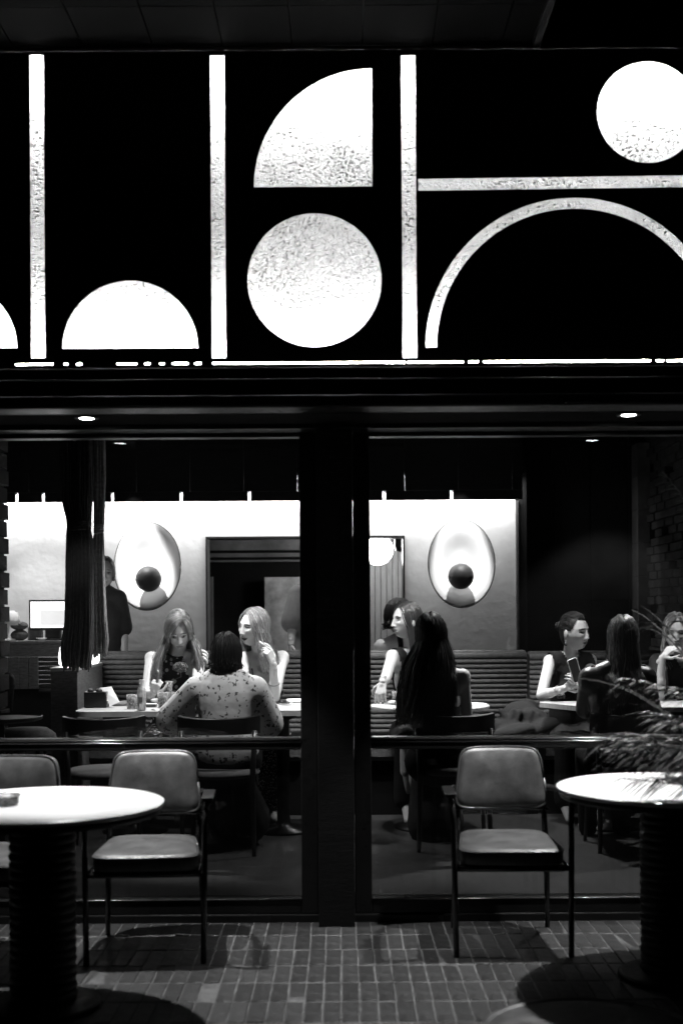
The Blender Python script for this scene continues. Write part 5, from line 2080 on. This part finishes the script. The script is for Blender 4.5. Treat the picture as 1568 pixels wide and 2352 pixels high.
# --- person with hands at the mouth, at the far right
q = joints(P=(1560, 1672, 8.46), N=(1560, 1516, 8.36), SL=(1510, 1521, 8.34), SR=(1612, 1521, 8.36), H=(1552, 1452, 8.26),
           EL=(1515, 1600, 8.04), WL=(1520, 1512, 8.04), ER=(1600, 1602, 8.04), WR=(1578, 1512, 8.04))
q['kdir'] = FWD
t, M, Mt = person(q, 'person with fair hair resting joined hands before the mouth, by the plant', seat_base(1560, 8.46), yaw=-14, pitch=8, hs=1.05, voxel=0.008,
                  hands={'L': dict(d=(0.62, -0.2, 0.75), back=(-0.5, -0.5, 0.6), side=1, curl=0.7, thumb=0.8), 'R': dict(d=(-0.62, -0.25, 0.65), back=(0.5, -0.5, 0.6), side=-1, curl=0.75, thumb=0.8)})
garment(t, q, 'dark_top', 'cloth_dark', 0.013, 0.05, sleeves=0.9, voxel=0.011,
        keep=lambda v, Mt, q: (lambda a, b, c: (c < 0.085 - 1.8 * np.clip(0.07 - np.abs(a), 0, 1) * (b > -0.02)) & (c > -0.62))(*rel(v, Mt, q)))
hair(t, q['H'], M, 1.06, 'hair_fair', n=460, L=0.20, part=0.1, face=58, puff=0.12, fan=0.12, wave=0.010, torso=(q['N'], 0.12, 0.19), seed=19)

lap_skirt(t, q, 'cloth_dark')
# --- waiter standing behind the yarn
q = joints(P=(236, 1545, 9.05), N=(234, 1362, 9.05), SL=(190, 1378, 9.05), SR=(270, 1376, 9.05), H=(238, 1314, 9.05),
           EL=(182, 1440, 9.06), WL=(190, 1505, 9.0), ER=(282, 1444, 9.08), WR=(286, 1512, 9.02))
q['stand'] = True
t, M, Mt = person(q, 'waiter in a dark t-shirt standing behind the hanging yarn', seat_base(236, 9.05), 'skin_mid', yaw=15, pitch=6, hs=1.02, male=True, bust=0, face_res=(80, 60), voxel=0.010,
                  hands={'R': dict(d=(0, -0.1, -1), back=(0.9, -0.3, 0), side=1, curl=0.35)})
garment(t, q, 't_shirt', 'cloth_dark', 0.016, 0.0, male=True, sleeves=0.95, sleeve_inf=0.022, voxel=0.012, keep=lambda v, Mt, q: (lambda a, b, c: (c < 0.085 - 0.9 * np.clip(0.07 - np.abs(a), 0, 1)) & (c > -0.66))(*rel(v, Mt, q)))
mb = MB()
hp = q['P']
mb.ellipsoid(hp + Vector((0, 0, -0.02)), 0.185, 0.135, 0.13)
for s in (-1, 1):
    mb.capsule(hp + Vector((0.09 * s, 0, -0.04)), hp + Vector((0.09 * s, 0.01, -0.46)), 0.098, 0.07)
    mb.capsule(hp + Vector((0.09 * s, 0.01, -0.46)), hp + Vector((0.09 * s, 0.04, -0.86)), 0.07, 0.06)
v, f = remesh(mb, 0.014, 2)
mk_mesh_obj('trousers', v, f, 'cloth_dark', t)
hair(t, q['H'], M, 1.03, 'hair_brown', n=220, L=0.01, part=0.2, face=64, puff=0.06, fan=0, wave=0.004, seed=20, width=0.004)

# --- waiter with a rolled grey sleeve beside the pillar
q = joints(P=(724, 1545, 9.25), N=(722, 1352, 9.25), SL=(687, 1368, 9.25), SR=(762, 1366, 9.25), H=(722, 1302, 9.25),
           EL=(673, 1428, 9.20), WL=(668, 1480, 9.10), ER=(775, 1432, 9.25), WR=(770, 1490, 9.15))
q['stand'] = True
t, M, Mt = person(q, 'standing waiter in a loose grey shirt, mostly hidden by the pillar', seat_base(724, 9.25), yaw=-10, pitch=4, hs=1.02, male=True, bust=0, face_res=(60, 48), voxel=0.011,
                  hands={'L': dict(d=(0, -0.1, -1), back=(-0.9, -0.3, 0), side=-1, curl=0.35)})
garment(t, q, 'loose_shirt', 'cloth_grey', 0.022, 0.0, male=True, sleeves=1.0, sleeve_inf=0.036, voxel=0.012, keep=lambda v, Mt, q: (lambda a, b, c: (c < 0.085 - 0.9 * np.clip(0.07 - np.abs(a), 0, 1)) & (c > -0.66))(*rel(v, Mt, q)))
mb = MB()
hp = q['P']
mb.ellipsoid(hp + Vector((0, 0, -0.02)), 0.185, 0.135, 0.13)
for s in (-1, 1):
    mb.capsule(hp + Vector((0.09 * s, 0, -0.04)), hp + Vector((0.09 * s, 0.01, -0.46)), 0.098, 0.07)
    mb.capsule(hp + Vector((0.09 * s, 0.01, -0.46)), hp + Vector((0.09 * s, 0.04, -0.86)), 0.07, 0.06)
v, f = remesh(mb, 0.014, 2)
mk_mesh_obj('trousers', v, f, 'cloth_black', t)
hair(t, q['H'], M, 1.03, 'hair_brown', n=200, L=0.01, part=0.2, face=64, puff=0.06, fan=0, wave=0.004, seed=21, width=0.004)

# --- diner at the left edge, only the long hair in view
q = joints(P=(-42, 1705, 7.5), N=(-40, 1545, 7.5), SL=(-98, 1560, 7.5), SR=(12, 1566, 7.5), H=(-34, 1462, 7.5),
           EL=(-108, 1640, 7.6), WL=(-80, 1640, 7.7), ER=(8, 1640, 7.6), WR=(-12, 1640, 7.75))
q['H'] = J(-30, 1440, 7.5)
q['kdir'] = AWY
q['front'] = 1
t, M, Mt = person(q, 'diner with long fair hair beside the block column', seat_base(-42, 7.5), 'skin_mid', yaw=170, pitch=2, hs=1.04, face_res=(48, 40), voxel=0.012)
garment(t, q, 'dark_top', 'cloth_dark', 0.014, 0.05, sleeves=1.6, voxel=0.012, keep=lambda v, Mt, q: (lambda a, b, c: (c < 0.07) & (c > -0.58))(*rel(v, Mt, q)))
hair(t, q['H'], M, 1.07, 'hair_blonde', n=420, L=0.16, part=0.0, face=52, puff=0.13, fan=0.12, wave=0.010, torso=(q['N'], 0.14, 0.2), seed=22, width=0.004)


# ------------------------------------------------------------------ things on the dining tables
def on(px, py, z=None):
    """point on the table plane under a pixel"""
    z = TZ if z is None else z
    for _ in range(3):
        d = (CAM_H - z) * FPX / (py - VY)
    p = J(px, py, d)
    p.z = z
    return p


def tumbler(px, py, h, r, label, fill=0.5, name='water_glass'):
    p = on(px, py)
    t = thing(name, p, label, 'glass')
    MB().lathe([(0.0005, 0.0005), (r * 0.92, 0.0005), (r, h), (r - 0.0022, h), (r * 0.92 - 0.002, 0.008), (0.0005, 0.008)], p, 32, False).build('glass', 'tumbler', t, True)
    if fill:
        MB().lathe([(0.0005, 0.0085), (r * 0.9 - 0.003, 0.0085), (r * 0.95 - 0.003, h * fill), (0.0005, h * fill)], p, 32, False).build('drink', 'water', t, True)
    return t


tumbler(305, 1626, 0.088, 0.038, 'clear glass of water beside the small bottle', 0.62)
tumbler(378, 1628, 0.105, 0.042, 'clear glass before the woman in the spotted dress', 0.66)
tumbler(397, 1631, 0.112, 0.032, 'tall clear glass touching another before the woman in spotted dress', 0.9)
tumbler(426, 1614, 0.088, 0.036, 'clear glass between the vase and the floral shirt', 0.3)
tumbler(912, 1616, 0.075, 0.034, 'small glass beside the plate of food on the round table', 0.4)
tumbler(923, 1622, 0.080, 0.030, 'small glass before the woman with very long black hair', 0.3)
tumbler(1289, 1608, 0.050, 0.034, 'low cut-glass tumbler under the forearm of the woman with the phone', 0.5)
tumbler(1536, 1612, 0.085, 0.044, 'wide glass of water on the table by the brick wall', 0.6)

p = on(325, 1630)
t = thing('water_bottle', p, 'small clear glass water bottle on the long pale table', 'bottle')
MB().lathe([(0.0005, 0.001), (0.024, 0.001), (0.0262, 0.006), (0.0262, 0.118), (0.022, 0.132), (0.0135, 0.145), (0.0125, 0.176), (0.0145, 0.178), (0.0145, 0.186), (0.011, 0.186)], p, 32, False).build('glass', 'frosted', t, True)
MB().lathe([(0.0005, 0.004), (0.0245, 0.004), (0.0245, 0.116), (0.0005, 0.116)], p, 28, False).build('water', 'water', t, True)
MB().box(p.x - 0.012, p.x + 0.010, p.y - 0.0272, p.y - 0.0268, p.z + 0.052, p.z + 0.082).build('label', 'napkin', t)
p = on(390, 1614)
t = thing('bud_vase', p, 'flared glass vase holding one dark dried flower', 'vase')
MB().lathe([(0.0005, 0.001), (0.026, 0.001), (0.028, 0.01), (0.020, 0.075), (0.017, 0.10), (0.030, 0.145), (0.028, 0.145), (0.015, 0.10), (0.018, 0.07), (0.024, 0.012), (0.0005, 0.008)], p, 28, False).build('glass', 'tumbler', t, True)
fl = thing('dried_flower', p, 'dark dried flower head on a stem in the vase', 'flower')
hd = J(414, 1534, p.y)
MB().tube([p + Vector((0.004, 0, 0.02)), p + Vector((0.02, 0, 0.15)), p.lerp(hd, 0.75) + Vector((0.022, 0, 0.0)), hd], 0.0032, 6).build('stem', 'flower', fl, True)
mb = MB()
r2 = random.Random(5)
mb.ellipsoid(hd, 0.042, 0.036, 0.030, n=20, m=12)
for k in range(240):
    a, b = r2.uniform(0, 6.28), math.acos(r2.uniform(-0.6, 1))
    dv = Vector((math.sin(b) * math.cos(a), math.sin(b) * math.sin(a), math.cos(b)))
    c = hd + Vector((dv.x * 0.044, dv.y * 0.038, dv.z * 0.032))
    mb.capsule(c - dv * 0.006, c + dv * 0.004, 0.0050, 0.0030, 5)
mb.build('flower_head', 'flower', fl, True)

# black napkin box, menu card, cutlery roll
p0 = J(195, 1622, 7.75)
p1 = J(246, 1592, 7.75)
t = thing('caddy', (p0.x, 7.75, TZ), 'black table caddy with small jars on the long pale table', 'caddy')
MB().box(p0.x, p1.x, 7.72, 7.82, TZ + 0.0005, p1.z + 0.008, 0.004).build('tray', 'black_plastic', t)
for k, xx in enumerate((0.25, 0.62)):
    cx = p0.x + (p1.x - p0.x) * xx
    MB().ellipsoid((cx, 7.76, p1.z + 0.012), 0.020, 0.02, 0.016, n=16, m=10).build('jar_lid', 'sconce_ball', t, True)
a, b = J(231, 1579, 7.78), J(274, 1618, 7.70)
t = thing('menu_card', (a.x, 7.74, TZ), 'white menu card leaning beside the caddy', 'card')
MB().add([J(229, 1580, 7.80), J(256, 1577, 7.80), J(275, 1613, 7.72), J(253, 1622, 7.72), J(229, 1580, 7.806), J(256, 1577, 7.806), J(275, 1613, 7.726), J(253, 1622, 7.726)],
         [(0, 3, 2, 1), (4, 5, 6, 7), (0, 1, 5, 4), (1, 2, 6, 5), (2, 3, 7, 6), (3, 0, 4, 7)]).build('card', 'paper', t)
MB().tube([J(246, 1622, 7.71), J(248, 1610, 7.71), J(244, 1606, 7.715)], 0.003, 6).build('clip', 'metal', t, True)
p = on(282, 1619)
t = thing('napkin', p, 'crumpled dark cloth napkin between the menu card and the glass', 'napkin')
mb = MB()
mb.capsule(p + Vector((-0.06, 0, 0.012)), p + Vector((0.05, 0.02, 0.018)), 0.013, 0.010)
mb.capsule(p + Vector((-0.05, -0.02, 0.010)), p + Vector((0.04, -0.01, 0.012)), 0.011, 0.009)
mb.capsule(p + Vector((-0.02, 0.02, 0.022)), p + Vector((0.06, 0.03, 0.026)), 0.010, 0.012)
v, f = remesh(mb, 0.005, 3)
mk_mesh_obj('cloth', v, f, 'napkin', t)
p = on(352, 1622)
t = thing('cigarette_pack', p, 'pale cigarette pack lying before the bottle', 'pack')
MB().box(p.x - 0.045, p.x + 0.02, p.y - 0.03, p.y + 0.03, TZ + 0.0005, TZ + 0.02, 0.002).build('carton', 'stone', t)
MB().box(p.x - 0.044, p.x + 0.019, p.y - 0.0305, p.y + 0.0305, TZ + 0.0202, TZ + 0.0225, 0.001).build('lid', 'paper', t)
p = on(360, 1619)
t = thing('bread_roll', (p.x, p.y, TZ + 0.0225), 'small white crumpled tissue on the cigarette pack', 'tissue')
mb = MB()
for k in range(6):
    mb.ellipsoid(p + Vector((r2.uniform(-0.02, 0.02), r2.uniform(-0.015, 0.015), 0.034 + r2.uniform(-0.004, 0.004))), 0.018, 0.014, 0.011, n=10, m=8)
v, f = remesh(mb, 0.004, 1)
mk_mesh_obj('tissue', v, f, 'paper', t)
t.name = 'tissue'
for (px, py, lab) in ((646, 1616, 'pale plate of cutlery at the elbow of the laughing woman'),):
    p = on(px, py)
    t = thing('phone', p, 'dark phone lying on a pale sheet near the laughing woman', 'phone')
    MB().box(p.x - 0.055, p.x + 0.055, p.y - 0.03, p.y + 0.03, TZ + 0.003, TZ + 0.010, 0.002).build('phone_case', 'black_plastic', t)
    MB().box(p.x - 0.07, p.x + 0.075, p.y - 0.05, p.y + 0.045, TZ + 0.0008, TZ + 0.0026).build('sheet', 'paper', t)
p = on(672, 1614)
t = thing('napkin', p, 'pale draped napkin beside the lying phone, next to the pillar', 'napkin')
mb = MB()
mb.capsule(p + Vector((-0.03, 0, 0.014)), p + Vector((0.06, 0.0, 0.014)), 0.013, 0.015)
mb.capsule(p + Vector((-0.02, -0.03, 0.010)), p + Vector((0.07, -0.02, 0.010)), 0.010, 0.010)
v, f = remesh(mb, 0.005, 2)
mk_mesh_obj('cloth', v, f, 'paper', t)

# round table: menu sheet, plate with food
p = on(905, 1624)
t = thing('menu_sheet', p, 'white paper sheet lying on the round dining table beside the plate of food', 'paper')
MB().prism([(p.x - 0.14, p.y - 0.02), (p.x + 0.02, p.y - 0.15), (p.x + 0.13, p.y - 0.06), (p.x - 0.03, p.y + 0.06)], TZ + 0.0008, TZ + 0.0026).build('sheet', 'paper', t)
p = on(1082, 1619)
t = thing('menu_sheet', p, 'white paper under the elbow of the woman with very long hair', 'paper')
MB().prism([(p.x - 0.14, p.y - 0.08), (p.x + 0.10, p.y - 0.06), (p.x + 0.08, p.y + 0.05), (p.x - 0.12, p.y + 0.06)], TZ + 0.0008, TZ + 0.0026).build('sheet', 'paper', t)
p = on(880, 1607)
t = thing('plate', p, 'dark plate of food under the reaching hand', 'plate')
MB().lathe([(0.0005, 0.001), (0.055, 0.001), (0.085, 0.014), (0.087, 0.017), (0.055, 0.006), (0.0005, 0.005)], p, 36, False).build('dish', 'table_edge', t, True)
mb = MB()
for k in range(14):
    mb.ellipsoid(p + Vector((r2.uniform(-0.05, 0.05), r2.uniform(-0.04, 0.04), 0.018 + r2.uniform(0, 0.012))), 0.018, 0.016, 0.012, n=10, m=8)
mb.build('food', 'food', t, True)
p = on(914, 1620)
t = thing('napkin', p, 'rolled pale napkin with a fork on the round table', 'napkin')
MB().capsule(p + Vector((-0.05, -0.02, 0.014)), p + Vector((0.05, 0.01, 0.014)), 0.014, 0.014).build('cloth', 'paper', t, True)
MB().tube([p + Vector((-0.09, 0.03, 0.012)), p + Vector((-0.03, -0.01, 0.018))], 0.004, 6).build('fork', 'metal', t, True)

# right table: wine glass and small things
p = on(1551, 1602)
t = thing('wine_glass', p, 'stemmed flute glass before the person with joined hands', 'glass')
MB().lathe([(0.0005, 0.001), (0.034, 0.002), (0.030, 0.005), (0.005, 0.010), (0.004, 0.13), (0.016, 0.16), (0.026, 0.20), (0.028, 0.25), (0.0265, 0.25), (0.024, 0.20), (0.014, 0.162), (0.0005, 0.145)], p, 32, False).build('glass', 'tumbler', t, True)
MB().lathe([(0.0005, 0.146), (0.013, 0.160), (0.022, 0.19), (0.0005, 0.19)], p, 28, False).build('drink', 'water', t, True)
p = on(1516, 1615)
t = thing('cutlery', p, 'knife and fork lying on the table by the brick wall', 'cutlery')
MB().tube([p + Vector((-0.08, -0.03, 0.004)), p + Vector((0.09, 0.01, 0.004))], 0.0035, 6).build('knife', 'metal', t, True)
MB().tube([p + Vector((-0.06, 0.02, 0.004)), p + Vector((0.10, -0.02, 0.007))], 0.0035, 6).build('fork', 'metal', t, True)
p = on(1544, 1607)
t = thing('saucer', p, 'white dish before the person with joined hands', 'dish')
MB().lathe([(0.0005, 0.001), (0.04, 0.001), (0.062, 0.012), (0.060, 0.015), (0.04, 0.006), (0.0005, 0.006)], p + Vector((0.0, -0.09, 0)), 32, False).build('dish', 'ceramic', t, True)

# dark coat and bag heaped on the banquette
p = J(1190, 1655, 8.42)
t = thing('coat', (p.x, 8.42, FZ + 0.47), 'dark coat heaped on the banquette beside the round table', 'coat')
mb = MB()
for (px, py, d, rx, rz_) in ((1160, 1668, 8.35, 0.11, 0.07), (1195, 1650, 8.45, 0.14, 0.12), (1225, 1660, 8.38, 0.12, 0.10), (1205, 1632, 8.55, 0.10, 0.08), (1245, 1672, 8.3, 0.12, 0.06), (1180, 1680, 8.25, 0.14, 0.05)):
    mb.ellipsoid(J(px, py, d), rx, 0.09, rz_, Matrix.Rotation(r2.uniform(-0.5, 0.5), 3, 'Y'))
for k in range(7):
    a = J(1150 + 14 * k, 1640 + r2.uniform(-8, 8), 8.32)
    mb.capsule(a, a + Vector((r2.uniform(-0.05, 0.08), -0.03, -0.10)), 0.022, 0.016)
v, f = remesh(mb, 0.011, 2)
mk_mesh_obj('heaped_cloth', v, f, 'cloth_bag', t)


# ------------------------------------------------------------------ plants
def ribbon(mb, pts, w, side, fold=0.25):
    vs_ = []
    m = len(pts)
    for k, p in enumerate(pts):
        t = k / (m - 1)
        ww = w * (0.35 + 0.65 * min(1, t * 5)) * (1 - t ** 2.2) + 0.0004
        vs_ += [p - side * ww, p + UP * (-ww * fold), p + side * ww]
    fs = []
    for k in range(m - 1):
        a = 3 * k
        fs += [(a, a + 1, a + 4, a + 3), (a + 1, a + 2, a + 5, a + 4)]
    mb.add(vs_, fs)


def pot(x, y, r, h, label, name, zbase=0.0):
    t = thing(name, (x, y, zbase), label, 'plant')
    MB().lathe([(r * 0.72, 0.0), (r, h - 0.04), (r * 1.06, h - 0.04), (r * 1.06, h), (r * 0.92, h), (r * 0.9, h - 0.05), (0.001, h - 0.05)], (x, y, zbase), 40, False).build('pot', 'terracotta', t)
    autosmooth(t.children[-1], 35)
    return t


# feathery plant close to the camera, at the right
r2 = random.Random(31)
fx, fy = 1.92, 4.55
fp = pot(fx, fy, 0.17, 0.62, 'feathery fern-like plant leaning over the terrace table', 'fern_plant')


def frond(name, p0, p1, sag, nl, ll, m):
    p0, p1 = Vector(p0), Vector(p1)
    mb = MB()
    n = 14
    sp = []
    for k in range(n + 1):
        t = k / n
        p = p0.lerp(p1, t)
        p.z += sag * 4 * t * (1 - t) * (1 - 0.3 * t)
        sp.append(p)
    mb.tube(sp, [0.004 * (1 - 0.7 * k / n) for k in range(n + 1)], 5)
    for k in range(nl):
        t = 0.25 + 0.75 * k / nl
        q = t * n
        i = min(int(q), n - 1)
        p = sp[i].lerp(sp[i + 1], q - i)
        d = (sp[i + 1] - sp[i]).normalized()
        for s in (-1, 1):
            L = ll * 1.35 * (1 - 0.55 * t) * r2.uniform(0.6, 1.3)
            dv = (d * 0.65 + UP * (0.8 * s) + Vector((0, r2.uniform(-0.6, 0.6), 0))).normalized()
            pts = [p + dv * (L * j / 4) + d * (0.012 * j) - UP * (0.004 * j * j * (1 if s > 0 else 0.4)) for j in range(5)]
            ribbon(mb, pts, 0.0055, perp(dv)[0])
    o = mb.build(name, m, fp, False)
    return o


top = Vector((fx, fy, 0.62))
for (px, py, d, sag, nl, ll) in ((1385, 1700, 3.30, 0.10, 46, 0.10), (1430, 1790, 3.35, 0.05, 40, 0.09), (1430, 1560, 3.5, 0.16, 40, 0.08), (1475, 1420, 3.6, 0.18, 36, 0.07), (1440, 1745, 3.2, 0.07, 40, 0.085),
                                 (1520, 1080, 3.7, 0.10, 34, 0.06), (1600, 1350, 3.2, 0.1, 36, 0.08), (1700, 1500, 3.1, 0.1, 36, 0.09), (1900, 1650, 3.3, 0.1, 36, 0.09), (1510, 1660, 3.15, 0.12, 40, 0.09),
                                 (1400, 1725, 3.1, 0.09, 60, 0.10), (1420, 1690, 3.45, 0.11, 60, 0.10), (1470, 1715, 3.0, 0.10, 60, 0.10), (1500, 1790, 3.2, 0.05, 50, 0.09), (1500, 1640, 3.4, 0.12, 50, 0.09)):
    frond('frond', top + Vector((r2.uniform(-0.06, 0.06), r2.uniform(-0.06, 0.06), -0.02)), J(px, py, 4.50 + (d - 3.3) * 0.4), sag, nl, ll, 'leaf')

# broad grass plant by the window, further back
gp = pot(1.78, 5.45, 0.13, 0.55, 'grass plant with long arching blades beside the window front', 'grass_plant')
mbs = []
for k, (px, py, d, sag, w) in enumerate(((1300, 1560, 5.3, 0.10, 0.010), (1410, 1655, 5.4, 0.12, 0.009), (1395, 1480, 5.5, 0.28, 0.004), (1470, 1390, 5.5, 0.10, 0.006), (1450, 1400, 5.6, 0.10, 0.004),
                                         (1450, 1610, 5.25, 0.16, 0.012), (1505, 1690, 5.3, 0.14, 0.012), (1515, 1720, 5.35, 0.10, 0.011), (1700, 1300, 5.5, 0.1, 0.01), (1850, 1400, 5.4, 0.1, 0.01), (1900, 1550, 5.5, 0.12, 0.01), (1640, 1450, 5.3, 0.14, 0.010))):
    p0 = Vector((1.78 + r2.uniform(-0.04, 0.04), 5.45 + r2.uniform(-0.04, 0.04), 0.54))
    p1 = J(px, py, d)
    pts = []
    for j in range(13):
        t = j / 12
        p = p0.lerp(p1, t)
        p.z += sag * 4 * t * (1 - t) + 0.25 * t * (1 - t)
        pts.append(p)
    mb = MB()
    sd = (p1 - p0).cross(Vector((0, 1, 0.15))).normalized()
    ribbon(mb, pts, w, sd)
    mb.build('blade', 'leaf_pale', gp)
